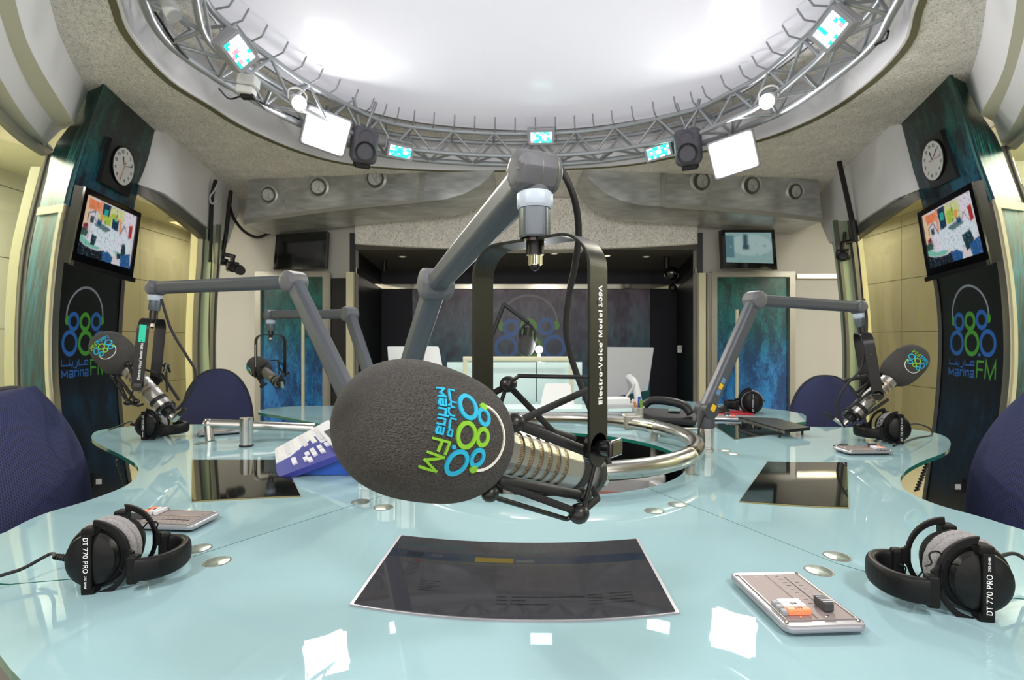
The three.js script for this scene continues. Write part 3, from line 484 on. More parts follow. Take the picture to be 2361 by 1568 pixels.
{
  const o = thing('lighting_truss', 'oval silvery lighting truss of tubes and diagonal braces hung under the white ceiling', 'truss', V(0, HIGH, -2));
  for (const [l, y, r] of [[outer, LOW, 0.022], [outer, HIGH, 0.018], [inner, LOW, 0.0165], [inner, HIGH, 0.018]]) wpart('chord', tube(l.map((p) => lev(p, y)), r, 200, true, 10), M.truss, o);
  const br = (a, b) => wpart('brace', rod(a, b, 0.0095, 8), M.truss, o);
  for (let i = 0; i < NB; i++) {
    const j = (i + 1) % NB, vis = outer[i].z < -1.9; if (!vis) continue;
    i % 2 ? br(lev(inner[i], LOW), lev(outer[j], LOW)) : br(lev(outer[i], LOW), lev(inner[j], LOW));
    i % 2 ? br(lev(inner[i], HIGH), lev(inner[j], LOW)) : br(lev(inner[i], LOW), lev(inner[j], HIGH));
    i % 2 ? br(lev(outer[i], HIGH), lev(outer[j], LOW)) : br(lev(outer[i], LOW), lev(outer[j], HIGH));
    if (i % 2) br(lev(inner[i], HIGH), lev(outer[i], HIGH));
  }
  // arms that pull the white skin tight
  for (let i = 0; i < NB; i++) { const p = inner[i]; if (p.z > -2.2) continue; const t = outer[i].clone().sub(p).normalize(); wpart('tension_arm', rope([lev(p, HIGH), lev(p.clone().addScaledVector(t, -0.08), HIGH + 0.02), lev(p.clone().addScaledVector(t, -0.115), SKIN - 0.01)], 0.0052), M.lampGrey, o); }
  // hangers up to the roof
  for (const i of [4, 12, 20, 28, 36, 44, 52, 60]) wpart('hanger', rod(lev(outer[i], HIGH), lev(outer[i], CEIL + 0.265), 0.006, 8), M.truss, o);
}
// a cable lying along the truss
{
  const pts = [[352, 20], [420, 120], [520, 200], [600, 236], [690, 275]].map(([x, y], i) => { const p = onY(x, y, LOW + 0.04 - (i % 2) * 0.05); return p; });
  const c = thing('cable', 'thin black cable sagging along the left side of the ceiling truss', 'cable', pts[0].clone()); wpart('sheath', tube(pts, 0.006, 60), M.rubber, c);
  const q = [[505, 205], [530, 228], [560, 222], [590, 232], [612, 252]].map(([x, y]) => onY(x, y, LOW - 0.02)); const c2 = thing('cable', 'short black cable looped below the white box on the left truss', 'cable', q[0].clone()); wpart('sheath', tube(q, 0.005, 40), M.rubber, c2);
  const r = [[2048, 72], [2040, 92], [2018, 104]].map(([x, y]) => onY(x, y, LOW - 0.03)); const c3 = thing('cable', 'stub of black cable hanging off the right truss tube', 'cable', r[0].clone()); wpart('sheath', tube(r, 0.006, 30), M.rubber, c3);
}
const CENTRE = V(0.1, DESK, -1.6);
function turned(o, target) { o.lookAt(target); o.updateMatrixWorld(true); return o; }     // local +z looks at the target
function softPanel(p, target, w, h, label, k = SOFT, up = false, roll = 0) {
  const o = turned(thing('soft_light_panel', label, 'studio light', p), target); o.rotateZ(roll); o.updateMatrixWorld(true);
  part('housing', rbox(w + 0.03, h + 0.03, 0.06, 0.02, 0, 0, -0.034), M.lampGrey, o);
  part('diffuser', ext(roundRect(w, h, 0.02), 0.004), glow(0xfff8f2, 6), o);
  part('bracket', merge([rod(V(0, 0.0, -0.06), V(0, up ? 0 : h * 0.5, -0.1), 0.012), rod(V(0, up ? 0 : h * 0.5, -0.1), V(0, h * 0.7, -0.32), 0.012)]), M.truss, o);
  const l = new THREE.RectAreaLight(WHITE_LIGHT, k, w, h); l.position.copy(o.localToWorld(V(0, 0, 0.008))); l.lookAt(o.localToWorld(V(0, 0, 1))); scene.add(l);
  return o;
}
{ // the two panels in view: corners as the photograph has them
  for (const [q, label] of [[[[709, 258], [796, 281], [798, 352], [707, 326]], 'glowing white square light panel hung on the left of the truss, beside the left loudspeaker'], [[[1649, 336], [1733, 315], [1733, 379], [1646, 401]], 'glowing white square light panel hung on the right of the truss, beside the right loudspeaker']]) {
    const c = [0, 1].map((k) => q.reduce((s, p) => s + p[k], 0) / 4), p = at(c[0], c[1], 3.5), left = c[0] < 1000;
    softPanel(p, V(left ? 0.3 : -0.1, 1.0, -0.3), 0.268, 0.23, label, SOFT, false, left ? -0.2 : 0.2);
  }
  softPanel(V(-0.9, CEIL - 0.34, 0.3), CENTRE, 0.28, 0.24, 'unseen white square light panel behind the camera, left one');  // this pair is out of view, placed to light the desk
  softPanel(V(0.9, CEIL - 0.34, 0.3), CENTRE, 0.28, 0.24, 'unseen white square light panel behind the camera, right one');
}
// LED colour floods: a grid of bright dots in a grey housing
const ledTex = (k, white) => canvas(64, 48, (g) => { let s = k; const r = () => { s = (s * 16807) % 2147483647; return s / 2147483647; }; g.fillStyle = '#0c3a33'; g.fillRect(0, 0, 64, 48); for (let y = 0; y < 6; y++) for (let x = 0; x < 8; x++) { const q = r(), e = x === 0 || y === 0 || x === 7 || y === 5; g.fillStyle = !e && q < white ? '#ffffff' : q < white * 0.75 ? '#f4f0ff' : q > 0.95 ? '#ff7a8e' : q > 0.6 ? '#1fe0b4' : '#5cf0e4'; g.fillRect(x * 8 + 0.4, y * 8 + 0.4, 7.2, 7.2); } });
for (const [px, py, d, w, h, tx, ty, tz, roll, k, white, label] of [
  [552, 119, 2.4, 0.113, 0.094, 1.2, 1.0, -0.6, -0.6, 3, 0.85, 'square grey LED flood glowing cyan-white on the upper left of the truss'],
  [1915, 68, 2.25, 0.115, 0.095, -1.2, 1.0, -0.6, 0.55, 5, 0.9, 'square grey LED flood glowing pinkish white on the upper right of the truss'],
  [923, 350, 3.85, 0.16, 0.075, 0.4, 1.0, -1.2, -0.07, 9, 0.35, 'low LED flood glowing turquoise, left of the three on the far truss'],
  [1248, 317, 3.9, 0.16, 0.075, 0.2, 1.4, -1.2, 0.02, 12, 0.5, 'low LED flood glowing turquoise, middle of the three on the far truss'],
  [1518, 350, 3.85, 0.165, 0.08, -0.2, 1.0, -1.2, 0.14, 17, 0.45, 'low LED flood glowing turquoise, right of the three on the far truss']]) {
  const o = turned(thing('led_flood', label, 'studio light', at(px, py, d)), V(tx, ty, tz)); o.rotateZ(roll);
  part('housing', rbox(w + 0.035, h + 0.03, 0.09, 0.012, 0, 0, -0.048), M.lampGrey, o);
  part('bezel', ext((() => { const s = roundRect(w + 0.03, h + 0.026, 0.01); s.holes.push(new THREE.Path(roundRect(w, h, 0.004).getPoints())); return s; })(), 0.012).translate(0, 0, -0.004), M.lampGrey, o);
  const g = new THREE.PlaneGeometry(w, h); part('led_array', merge([g, box(w, h, 0.003, 0, 0, -0.003)]), new THREE.MeshStandardMaterial({ color: 0x111111, emissive: 0xffffff, emissiveMap: ledTex(k, white), emissiveIntensity: 2.4, roughness: 0.4 }), o);
  part('yoke', merge([rod(V(-w * 0.62, 0, -0.05), V(-w * 0.62, h * 0.9, -0.06), 0.006), rod(V(w * 0.62, 0, -0.05), V(w * 0.62, h * 0.9, -0.06), 0.006), rod(V(-w * 0.62, h * 0.9, -0.06), V(w * 0.62, h * 0.9, -0.06), 0.006)]), M.truss, o);
  const l = new THREE.RectAreaLight(0xbff2ea, 9, w, h); l.position.copy(o.localToWorld(V(0, 0, 0.012))); l.lookAt(o.localToWorld(V(0, 0, 1))); scene.add(l);
}
// two small round spotlights
for (const [px, py, d, tx, label] of [[690, 238, 3.1, 0.7, 'small white round spotlight lit on the left truss, above the left light panel'], [1768, 234, 3.05, -0.5, 'small white round spotlight lit on the right truss, above the right light panel']]) {
  const o = turned(thing('spotlight', label, 'studio light', at(px, py, d)), V(tx, 0.9, -1.0));
  part('body', lathe([[0.0, -0.1], [0.032, -0.1], [0.04, -0.06], [0.046, 0.0], [0.043, 0.002], [0.04, -0.008]], 28).rotateX(Math.PI / 2), M.lampWhite, o);
  part('lens', lathe([[0, 0.004], [0.03, 0.0], [0.041, -0.006]], 24).rotateX(Math.PI / 2), glow(0xfff4e0, 5), o);
  part('stirrup', tube([V(-0.05, 0, -0.04), V(-0.052, 0.05, -0.06), V(0, 0.075, -0.07), V(0.052, 0.05, -0.06), V(0.05, 0, -0.04)], 0.005, 24), M.lampWhite, o);
  const l = new THREE.SpotLight(0xfff2dd, 6, 0, 0.6, 0.6); l.position.copy(o.localToWorld(V(0, 0, 0.02))); l.target.position.copy(o.localToWorld(V(0, 0, 1))); l.castShadow = true; l.shadow.radius = 1.5; scene.add(l, l.target);
}
// white cylinder lamp at the upper left and the white box beside it
{
  const a = at(372, -8, 2.3), b = at(402, 36, 2.3), o = thing('cylinder_lamp', 'white cylinder housing clamped to the upper left corner of the truss', 'lamp', a.clone());
  wpart('body', rod(a, b, 0.034, 28), M.lampWhite, o); wpart('end_cap', rod(b, b.clone().add(b.clone().sub(a).setLength(0.006)), 0.03, 24), M.plasticGrey, o); wpart('clamp', rod(at(372, 22, 2.32), at(350, 19, 2.32), 0.011), M.lampWhite, o);
  const q = thing('junction_box', 'white two-part plastic box fixed to the left truss, below the cyan-white flood', 'box', at(572, 198, 2.72));
  part('upper_box', rbox(0.095, 0.055, 0.07, 0.01, 0.0, 0.022, 0).rotateZ(-0.12), M.lampWhite, q); part('lower_box', rbox(0.088, 0.04, 0.065, 0.012, -0.004, -0.03, 0.006).rotateZ(-0.15), M.lampWhite, q); part('plug', rbox(0.07, 0.02, 0.04, 0.006, 0.0, -0.058, 0), M.rubber, q);
}
// loudspeakers
function speaker(px, py, d, label, left) {
  const o = turned(thing('loudspeaker', label, 'loudspeaker', at(px, py, d)), V(left ? 0.6 : -0.4, 0.9, -0.6));
  const g = new RoundedBoxGeometry(0.185, 0.25, 0.16, 6, 0.04), p = g.attributes.position; for (let i = 0; i < p.count; i++) { const z = p.getZ(i); const k = z < 0 ? 1 - 0.25 * (z / 0.08) ** 2 : 1; p.setX(i, p.getX(i) * k); p.setY(i, p.getY(i) * k); } g.computeVertexNormals();
  part('cabinet', g, M.speaker, o);
  const wf = part('woofer', lathe([[0.072, 0.002], [0.07, 0.008], [0.064, 0.004], [0.05, -0.004], [0.026, -0.02], [0.001, -0.012]], 40).rotateX(Math.PI / 2).translate(0, -0.04, 0.082), M.cone, o); void wf;
  part('tweeter_guide', lathe([[0.05, 0.002], [0.046, 0.0], [0.02, -0.012], [0.012, -0.014]], 32).rotateX(Math.PI / 2).translate(0, 0.062, 0.083), M.speaker, o);
  part('tweeter', lathe([[0.012, -0.012], [0.008, -0.006], [0.001, -0.003]], 20).rotateX(Math.PI / 2).translate(0, 0.062, 0.083), M.plasticGrey, o);
  part('foot', rbox(0.11, 0.04, 0.1, 0.012, 0, -0.142, -0.01), M.rubber, o);
  part('bracket', merge([rod(V(-0.02, 0.1, -0.08), V(-0.08, 0.3, -0.08), 0.012), rod(V(0.02, 0.1, -0.08), V(0.08, 0.3, -0.08), 0.012)]), M.truss, o);
}
speaker(838, 334, 3.75, 'grey rounded loudspeaker hung from the left of the truss', true);
speaker(1588, 338, 3.75, 'grey rounded loudspeaker hung from the right of the truss', false);

// ================================================================ the ring desk
const T = (px, py) => { const p = onY(px, py, DESK); return [p.x, -p.z]; };
const HC = [0.1, 1.62], HR = 0.42, arc = (a0, a1, n, r = HR) => Array.from({ length: n + 1 }, (_, i) => { const a = a0 + (a1 - a0) * i / n; return [HC[0] + r * Math.cos(a), HC[1] + r * Math.sin(a)]; });
const angOf = ([x, d]) => Math.atan2(d - HC[1], x - HC[0]);
{
  const o = thing('desk', 'large ring-shaped broadcast desk with scalloped pale aqua glass top and round hole in the middle', 'desk', V(HC[0], 0, -HC[1]));
  const sl = [T(410, 1295), T(240, 1330), [-0.74, 0.765]], sr = [T(1930, 1300), T(2050, 1334), T(2200, 1368), [0.74, 0.715]];
  const lOut = curve2([[-0.945, 0.79], [-0.975, 0.9], T(0, 1232), T(50, 1207), T(100, 1185), T(200, 1155), T(290, 1120), T(318, 1090), T(315, 1073), T(290, 1055), T(250, 1035), T(218, 1018), T(211, 1006), T(230, 992), T(280, 985), T(340, 981), T(420, 979), T(600, 977)], 90);
  const rOut = curve2([[0.97, 0.76], [1.01, 0.86], T(2361, 1222), T(2330, 1213), T(2270, 1194), T(2160, 1163), T(2092, 1133), T(2076, 1108), T(2090, 1084), T(2130, 1062), T(2178, 1043), T(2192, 1022), T(2178, 1006), T(2150, 997), T(2085, 988), T(1960, 985), T(1840, 984)], 90);
  const near = curve2([[-0.95, 0.775], [-0.9, 0.72], [-0.75, 0.63], T(-30, 1480), T(0, 1512), T(22, 1540), T(52, 1572), [-0.44, 0.5], [-0.3, 0.455], [0, 0.43], [0.3, 0.44], [0.6, 0.5], [0.8, 0.58], [0.95, 0.7]], 70);
  const aL = angOf([-0.209, 1.335]), aR = angOf([0.328, 1.267]), aBL = angOf([-0.2, 1.9]), aBR = angOf([0.43, 1.88]);
  const g = 0.0012, panel = (name, pts, label) => { const m = wpart(name, flat(pts, DESK, 0.012), [M.glassTop, M.glassEdge], o, label); return m; };
  panel('glass_panel', [...arc(aL + g, aR - g, 30), ...sr, ...near.slice().reverse(), ...sl.slice().reverse()]);
  panel('glass_panel', [...arc(aL - g - 0.002, aBL - 2 * Math.PI + g, 24), T(722, 985), T(640, 979), ...lOut.slice().reverse(), ...sl.slice().reverse().map(([x, d]) => [x, d + 0.003])]);
  panel('glass_panel', [...arc(aR + g + 0.002, aBR - g, 24), [1.0, 2.13], ...rOut.slice().reverse(), ...sr.slice().reverse().map(([x, d]) => [x, d + 0.003])]);
  panel('glass_panel', [...arc(aBR + g, aBL + 0 - g, 24), [-0.66, 2.1], [-0.95, 2.34], ...curve2([[-1.12, 2.48], [-1.27, 2.6], [-1.3, 2.72], [-1.2, 2.82], [-0.95, 2.86], [-0.3, 2.98], [0.3, 3.06], [0.95, 3.1], [1.2, 2.9], [1.36, 2.72], [1.42, 2.55], [1.3, 2.3]], 40), [1.002, 2.133]]);
  // carcase under the top: an upright ring wall and the lower shelf
  const wall = (r, y0, y1, m, name) => wpart(name, (() => { const p = arc(0, Math.PI * 2, 48, r); return sheet(p.map(([x, d]) => V(x, y1, -d)), p.map(([x, d]) => V(x, y0, -d)), 0.02); })(), m, o);
  wall(0.56, 0.02, 0.735, M.nicheSide, 'carcase_wall');
  wpart('shelf', new THREE.CylinderGeometry(0.54, 0.54, 0.02, 48).translate(HC[0], 0.4, -HC[1]), M.olive, o);
  wpart('plinth', cyl(0.5, 0.5, 0.36, 40, HC[0], 0.2, -HC[1]), M.black, o);
  for (const [x, z] of [[-0.7, -0.72], [0.72, -0.72], [-1.1, -1.95], [1.2, -1.9], [-0.9, -2.6], [0.9, -2.8]]) wpart('leg', merge([cyl(0.03, 0.03, 0.73, 20, x, 0.37, z), cyl(0.09, 0.1, 0.02, 24, x, 0.01, z)]), M.alu, o);
}
// polished caps of the glass fixings
const CAPS = [[458, 1265, 'nearest the left fader panel'], [501, 1295, 'nearest the left headphones'], [831, 1157, 'left one below the grey windscreen'], [884, 1170, 'right one below the grey windscreen'], [1561, 1163, 'farther one right of the front microphone'], [1508, 1178, 'nearer one right of the front microphone'], [1930, 1283, 'farther one, right fader panel'], [1888, 1316, 'nearer one, right fader panel'], [463, 1023, 'by the bent steel bracket'], [1670, 1038, 'farther one right of the arm post'], [1688, 1046, 'nearer one right of the arm post']];
{
  const cg = lathe([[0, 0.0012], [0.0172, 0.0012], [0.0182, 0.0008], [0.0185, 0]], 36), rg = lathe([[0.0185, 0.0004], [0.0205, 0.0006], [0.021, 0]], 36);
  const capMat = mat(0x8f9a94, 0.38, 0.9);
  for (const [x, y, w] of CAPS) { const o = thing('glass_fixing_cap', `flat round steel cap in the glass top, ${w}`, 'cap', onY(x, y, DESK), 0, 'fixing caps of the desk top'); part('disc', cg, capMat, o); part('collar', rg, M.aluDark, o); }
}
// screens set into the glass
function screenIn(px, tex, k, label, frame = 0.008, fm = M.screenFrame) {
  const P = px.map(([x, y]) => { const [X, d] = T(x, y); return [X, d]; }), c = P.reduce((s, p) => [s[0] + p[0] / P.length, s[1] + p[1] / P.length], [0, 0]);
  const o = thing('inset_monitor', label, 'monitor', V(c[0], DESK, -c[1]));
  const cv = (pts) => { // near and far edges bow a little
    const [a, b, q, r] = pts, mid = (m, n, k) => [(m[0] + n[0]) / 2, (m[1] + n[1]) / 2 + k]; return { a, b, q, r, far: mid(a, b, 0), near: mid(q, r, 0) }; };
  const [tl, tr, br, bl] = P; void cv;
  const bow = (a, b, k, n = 14) => Array.from({ length: n + 1 }, (_, i) => { const t = i / n, d = 4 * t * (1 - t) * k; return [a[0] + (b[0] - a[0]) * t, a[1] + (b[1] - a[1]) * t - d]; });
  const f0 = bow(tl, tr, px.bow0 ?? 0), n0 = bow(bl, br, px.bow1 ?? 0), W = (p) => V(p[0], DESK, -p[1]);
  const face = (ins, y, t) => { const A = [], B = []; for (let i = 0; i <= 10; i++) { const v = ins + (1 - 2 * ins) * i / 10, row = f0.map((p, j) => W(p).lerp(W(n0[j]), v)); const n = row.length - 1, q = (s) => { const e = s * n, m = Math.min(n - 1, Math.floor(e)); return row[m].clone().lerp(row[m + 1], e - m); }; A.push(Array.from({ length: 15 }, (_, j) => { const p = q(ins + (1 - 2 * ins) * j / 14); p.y = y; return p; })); void B; } return A; };
  const slab = (ins, y, t) => { const r = face(ins, y, t), s = grid(r), b = grid(r.map((q) => q.map((p) => p.clone().setY(y - t)).reverse())), e = [r[0].slice().reverse(), r[r.length - 1], r.map((q) => q[0]), r.map((q) => q[q.length - 1]).reverse()].map((l) => grid([l, l.map((p) => p.clone().setY(y - t))])); return merge([s, b, ...e]); };
  wpart('bezel', slab(0, DESK + 0.0022, 0.004), fm, o);
  wpart('screen', slab(frame, DESK + 0.0032, 0.003), new THREE.MeshPhysicalMaterial({ color: 0x0c0d0e, roughness: 0.04, emissive: 0xffffff, emissiveMap: tex, emissiveIntensity: k, ior: 1.6 }), o);
  return o;
}
const uiTex = canvas(1024, 512, (g) => {
  g.fillStyle = '#57555c'; g.fillRect(0, 0, 1024, 512); g.fillStyle = '#3f4a5c'; g.fillRect(0, 120, 1024, 64);
  const b = (x, y, w, h, c) => { g.fillStyle = c; g.fillRect(x, y, w, h); };
  b(30, 56, 120, 28, '#46585e'); b(160, 50, 150, 36, '#465e64'); b(320, 60, 150, 30, '#545050'); b(480, 66, 160, 36, '#50605c');
  b(70, 130, 70, 40, '#2c3442'); b(170, 136, 50, 18, '#5e5e64'); b(230, 150, 60, 18, '#2e3e58'); b(350, 138, 150, 36, '#a08a24'); b(510, 148, 70, 22, '#6a7070');
  b(720, 118, 260, 66, '#33415a'); b(40, 184, 940, 4, '#77764c'); b(110, 190, 30, 14, '#7a3434');
  for (let i = 0; i < 11; i++) b(100, 212 + i * 9, 44, 4, '#3c3a3e');
  g.fillStyle = '#242226'; g.font = 'bold 15px sans-serif'; const t = (s, x, y) => g.fillText(s, x, y);
  for (let i = 0; i < 8; i++) { b(340 + (i % 3) * 6, 205 + i * 16, 150 - (i % 4) * 18, 3, '#3a383c'); b(560, 225 + i * 15, 120 - (i % 3) * 20, 3, '#444246'); }
  for (let i = 0; i < 5; i++) { b(180, 330 + i * 14, 70 - (i % 2) * 20, 4, '#2a282c'); }
  for (let i = 0; i < 3; i++) { b(455, 396 + i * 20, 36, 7, '#1f1d20'); b(505, 396 + i * 20, [240, 46, 120][i], 6, '#1f1d20'); }
  for (let i = 0; i < 4; i++) { b(760, 388 + i * 17, 46, 6, '#2b292d'); b(830, 384 + i * 17, 80, 6, '#2b292d'); }
  void t;
});
const darkTex = canvas(64, 64, (g) => { g.fillStyle = '#171a18'; g.fillRect(0, 0, 64, 64); });
{
  const c = [[921, 1236], [1472, 1244], [1567, 1416], [806, 1397]]; c.bow0 = 0.028; c.bow1 = 0.03;
  screenIn(c, uiTex, 0.33, 'largest dark glass monitor set into the near side of the desk, showing a faint list', 0.012);
  const l = [[443, 1062], [655, 1062], [694, 1146], [441, 1159]]; l.bow0 = 0.0; l.bow1 = -0.004; screenIn(l, darkTex, 0.35, 'dark glass monitor set into the left of the desk, beside the blue telephone unit', 0.006, M.olive);
  const r = [[1769, 1066], [1954, 1068], [1957, 1173], [1704, 1158]]; r.bow0 = 0.004; r.bow1 = 0.006; screenIn(r, darkTex, 0.35, 'dark glass monitor set into the right of the desk, before the far right headphones', 0.006, M.olive);
  screenIn([[1640, 978], [1722, 977], [1804, 1000], [1693, 1014]], darkTex, 0.3, 'dark glass monitor set into the far desk, behind the steel post of the right arm', 0.006, M.aluDark);
}
// steel ring rail over the hole, with clamps and posts
{
  const o = thing('ring_rail', 'thick brushed steel ring rail standing round the hole in the desk', 'rail', V(0.13, DESK, -1.65)), y = 0.8, R = 0.43;
  part('ring_tube', new THREE.TorusGeometry(R, 0.0235, 20, 110).rotateX(Math.PI / 2).translate(0, y - DESK, 0), M.steel, o);
  for (const a of [-0.5, 0.62, 1.9, 3.0, 4.0, 5.25]) { const x = R * Math.cos(a), z = R * Math.sin(a), n = V(Math.cos(a), 0, Math.sin(a)), t = V(-Math.sin(a), 0, Math.cos(a)); const c = V(x, y - DESK, z);
    part('joint_sleeve', rod(c.clone().addScaledVector(t, -0.012), c.clone().addScaledVector(t, 0.012), 0.0255, 24), M.chrome, o);
    part('post', merge([rod(c, V(x, -0.36 + 0.02, z), 0.013, 16), rod(c, c.clone().addScaledVector(n, 0.02), 0.012)]), M.alu, o); }
  // clamp and stay that tie the rail to the right arm post
  const k = V(0.32, y - DESK, -0.3); part('clamp', merge([rbox(0.07, 0.06, 0.05, 0.012, k.x, k.y + 0.005, k.z), cyl(0.012, 0.012, 0.05, 16, k.x + 0.03, k.y + 0.03, k.z)]), M.alu, o);
  part('stay_rod', merge([rod(V(0.36, 0.03, -0.28), V(0.5, 0.06, -0.1), 0.006), rod(V(0.4, 0.02, -0.2), V(0.5, 0.03, -0.06), 0.006)]), M.steel, o);
}
// things inside the hole
{
  const o = thing('equipment_box', 'light grey metal box standing inside the hole of the desk, under the steel ring', 'box', V(0.38, 0.41, -1.9), -0.25);
  part('case', rbox(0.34, 0.22, 0.16, 0.012, 0, 0.11, 0), M.plasticGrey, o); part('lid', rbox(0.345, 0.03, 0.165, 0.01, 0, 0.222, 0), M.plasticWhite, o); part('label_plate', rbox(0.07, 0.04, 0.004, 0.001, 0.08, 0.15, 0.081), M.plasticWhite, o); part('stripe', rbox(0.1, 0.04, 0.004, 0.001, -0.04, 0.15, 0.081), mat(0xc08a86, 0.5), o);
  const q = thing('rack_unit', 'black rack unit lying on the olive shelf inside the hole of the desk', 'equipment', V(0.36, 0.41, -1.52), 0.3);
  part('case', rbox(0.24, 0.09, 0.2, 0.006, 0, 0.045, 0), M.black, q); part('front_plate', rbox(0.26, 0.085, 0.006, 0.002, 0, 0.045, 0.102), M.darkGap, q); part('knob', cyl(0.01, 0.01, 0.012, 16).rotateX(Math.PI / 2).translate(0.05, 0.05, 0.11), M.alu, q);
  const s = thing('power_strip', 'grey cable tray fixed below the right edge of the hole in the desk', 'tray', V(0.475, 0.62, -1.58), -1.2);
  part('tray', rbox(0.16, 0.09, 0.03, 0.006, 0, 0, 0), M.plasticGrey, s); part('socket', rbox(0.03, 0.03, 0.01, 0.003, 0.03, 0.01, 0.018), M.black, s);
}
// bent steel bracket on the left, with its stout post
{
  const o = thing('rail_bracket', 'bent steel rail bracket on the left of the desk with a stout post', 'bracket', onY(568, 1030, DESK));
  const y = (px, py, d) => at(px, py, d), a = onY(484, 1016, DESK), b = y(481, 976, -a.z + 0.005), c = y(722, 987, 1.92), top = at(568, 966, 1.76), foot = onY(568, 1029, DESK);
  wpart('leg', rod(a, b, 0.015, 20), M.steel, o); wpart('cross_tube', rod(b.clone().add(V(-0.014, 0, 0)), c, 0.017, 20), M.steel, o);
  wpart('end_corner', ball(0.017, b.x, b.y, b.z), M.steel, o); wpart('end_cap', rod(c, c.clone().add(c.clone().sub(b).setLength(0.004)), 0.0175, 20), M.chrome, o);
  wpart('post', merge([rod(foot, top, 0.0205, 28)]), M.steel, o); wpart('post_cap', rod(top, top.clone().add(V(0, 0.004, 0)), 0.021, 28), M.chrome, o); wpart('post_foot', rod(foot, foot.clone().add(V(0, 0.006, 0)), 0.0225, 28), M.rubber, o);
}

// glass partition and steel goal frame on the far desk
{
  const o = thing('desk_partition', 'low pale aqua glass screen standing across the far desk', 'partition', at(1185, 930, 2.75)), d = 2.76;
  const xs = [[1031, 1122], [1124, 1236], [1238, 1342]]; for (const [a, b] of xs) wpart('glass_panel', quad(at(a, 835, d), at(b, 835, d), at(b, 942, d), at(a, 942, d), 0.012), M.aqua, o);
  const f = thing('goal_frame', 'square grey steel tube frame standing in front of the aqua glass screen', 'frame', at(1195, 955, 2.6)), e = 2.6, A = at(1073, 828, e), B = at(1317, 828, e), C = at(1073, 955, e), D = at(1317, 955, e);
  wpart('top_tube', rod(A.clone().add(V(-0.011, 0, 0)), B.clone().add(V(0.011, 0, 0)), 0.013, 16), M.creamFrame, f); wpart('leg', rod(A, C, 0.012, 16), M.creamFrame, f); wpart('leg', rod(B, D, 0.012, 16), M.creamFrame, f);
}
// raised shelf of aqua glass behind the ring
{
  const o = thing('glass_shelf', 'raised aqua glass shelf along the far side of the ring rail', 'shelf', V(0.1, DESK, -2.35));
  wpart('shelf_plate', box(0.9, 0.012, 0.16, 0.08, DESK + 0.05, -2.38), [M.aqua, M.aqua, M.aqua, M.aqua, M.aqua, M.aqua], o);
  wpart('bracket', merge([box(0.012, 0.05, 0.1, -0.3, DESK + 0.022, -2.38), box(0.012, 0.05, 0.1, 0.45, DESK + 0.022, -2.38)]), M.alu, o);
}

// ================================================================ boom arms and microphones
const PIV = 0.215;           // from the yoke's top to its pivots
const FOAM_A = 0.085, FOAM_R = 0.0585, FOAM_X = -0.155;
const foamR = (t) => FOAM_R * Math.pow(Math.max(0, 1 - Math.pow(Math.abs(t), t < 0 ? 2.5 : 3.0)), 1 / (t < 0 ? 2.2 : 2.4));
const foamGeo = (() => { const p = []; for (let i = 0; i <= 56; i++) { const a = Math.PI * (i / 56), t = -Math.cos(a); p.push([foamR(t), t * FOAM_A]); } return new THREE.LatheGeometry(p.map(([r, y]) => new THREE.Vector2(Math.max(r, 1e-4), y)), 72).rotateZ(-Math.PI / 2); })();   // front at -x
const emblemOn = (phi) => emblemPieces((x, y, h) => { const S = 0.067, ax = -0.003 + (y - 0.13) * S, r = foamR(ax / FOAM_A) + h - 0.0002, a = phi - (x - 0.5) * S / 0.0575; return V(ax, r * Math.sin(a), r * Math.cos(a)); }, 0.0016);
const E0 = emblemOn(0);
const bodyGeo = (() => { const p = [[0.0, -0.12], [0.0265, -0.12]]; for (let k = 0; k < 6; k++) { const x = -0.055 + k * 0.0165; p.push([0.0265, x], [0.0265, x + 0.0001], [0.0245, x + 0.0002], [0.0245, x + 0.0085], [0.0265, x + 0.0086]); } p.push([0.0265, 0.08], [0.0258, 0.081], [0.0, 0.081]); return lathe(p, 64).rotateZ(-Math.PI / 2); })();
const bridge = (x, a0, a1) => { const g = new THREE.CylinderGeometry(0.0266, 0.0266, 0.0088, 24, 1, true, a0, a1 - a0).translate(0, x + 0.0043, 0); return g.rotateZ(-Math.PI / 2); };
const bodyBridges = merge(Array.from({ length: 6 }, (_, k) => [bridge(-0.055 + k * 0.0165, 4.0, 5.35), bridge(-0.055 + k * 0.0165, 0.95, 2.2)]).flat());
const wovenGeo = merge(Array.from({ length: 6 }, (_, k) => new THREE.CylinderGeometry(0.0253, 0.0253, 0.0082, 48, 1, true).translate(0, -0.055 + k * 0.0165 + 0.0043, 0).rotateZ(-Math.PI / 2)));
const bandGeo = lathe([[0.0255, 0.069], [0.0278, 0.0695], [0.0278, 0.083], [0.0268, 0.084]], 56).rotateZ(-Math.PI / 2);
const endGeo = lathe([[0.0268, 0.083], [0.0268, 0.1], [0.0255, 0.113], [0.0, 0.114]], 56).rotateZ(-Math.PI / 2);
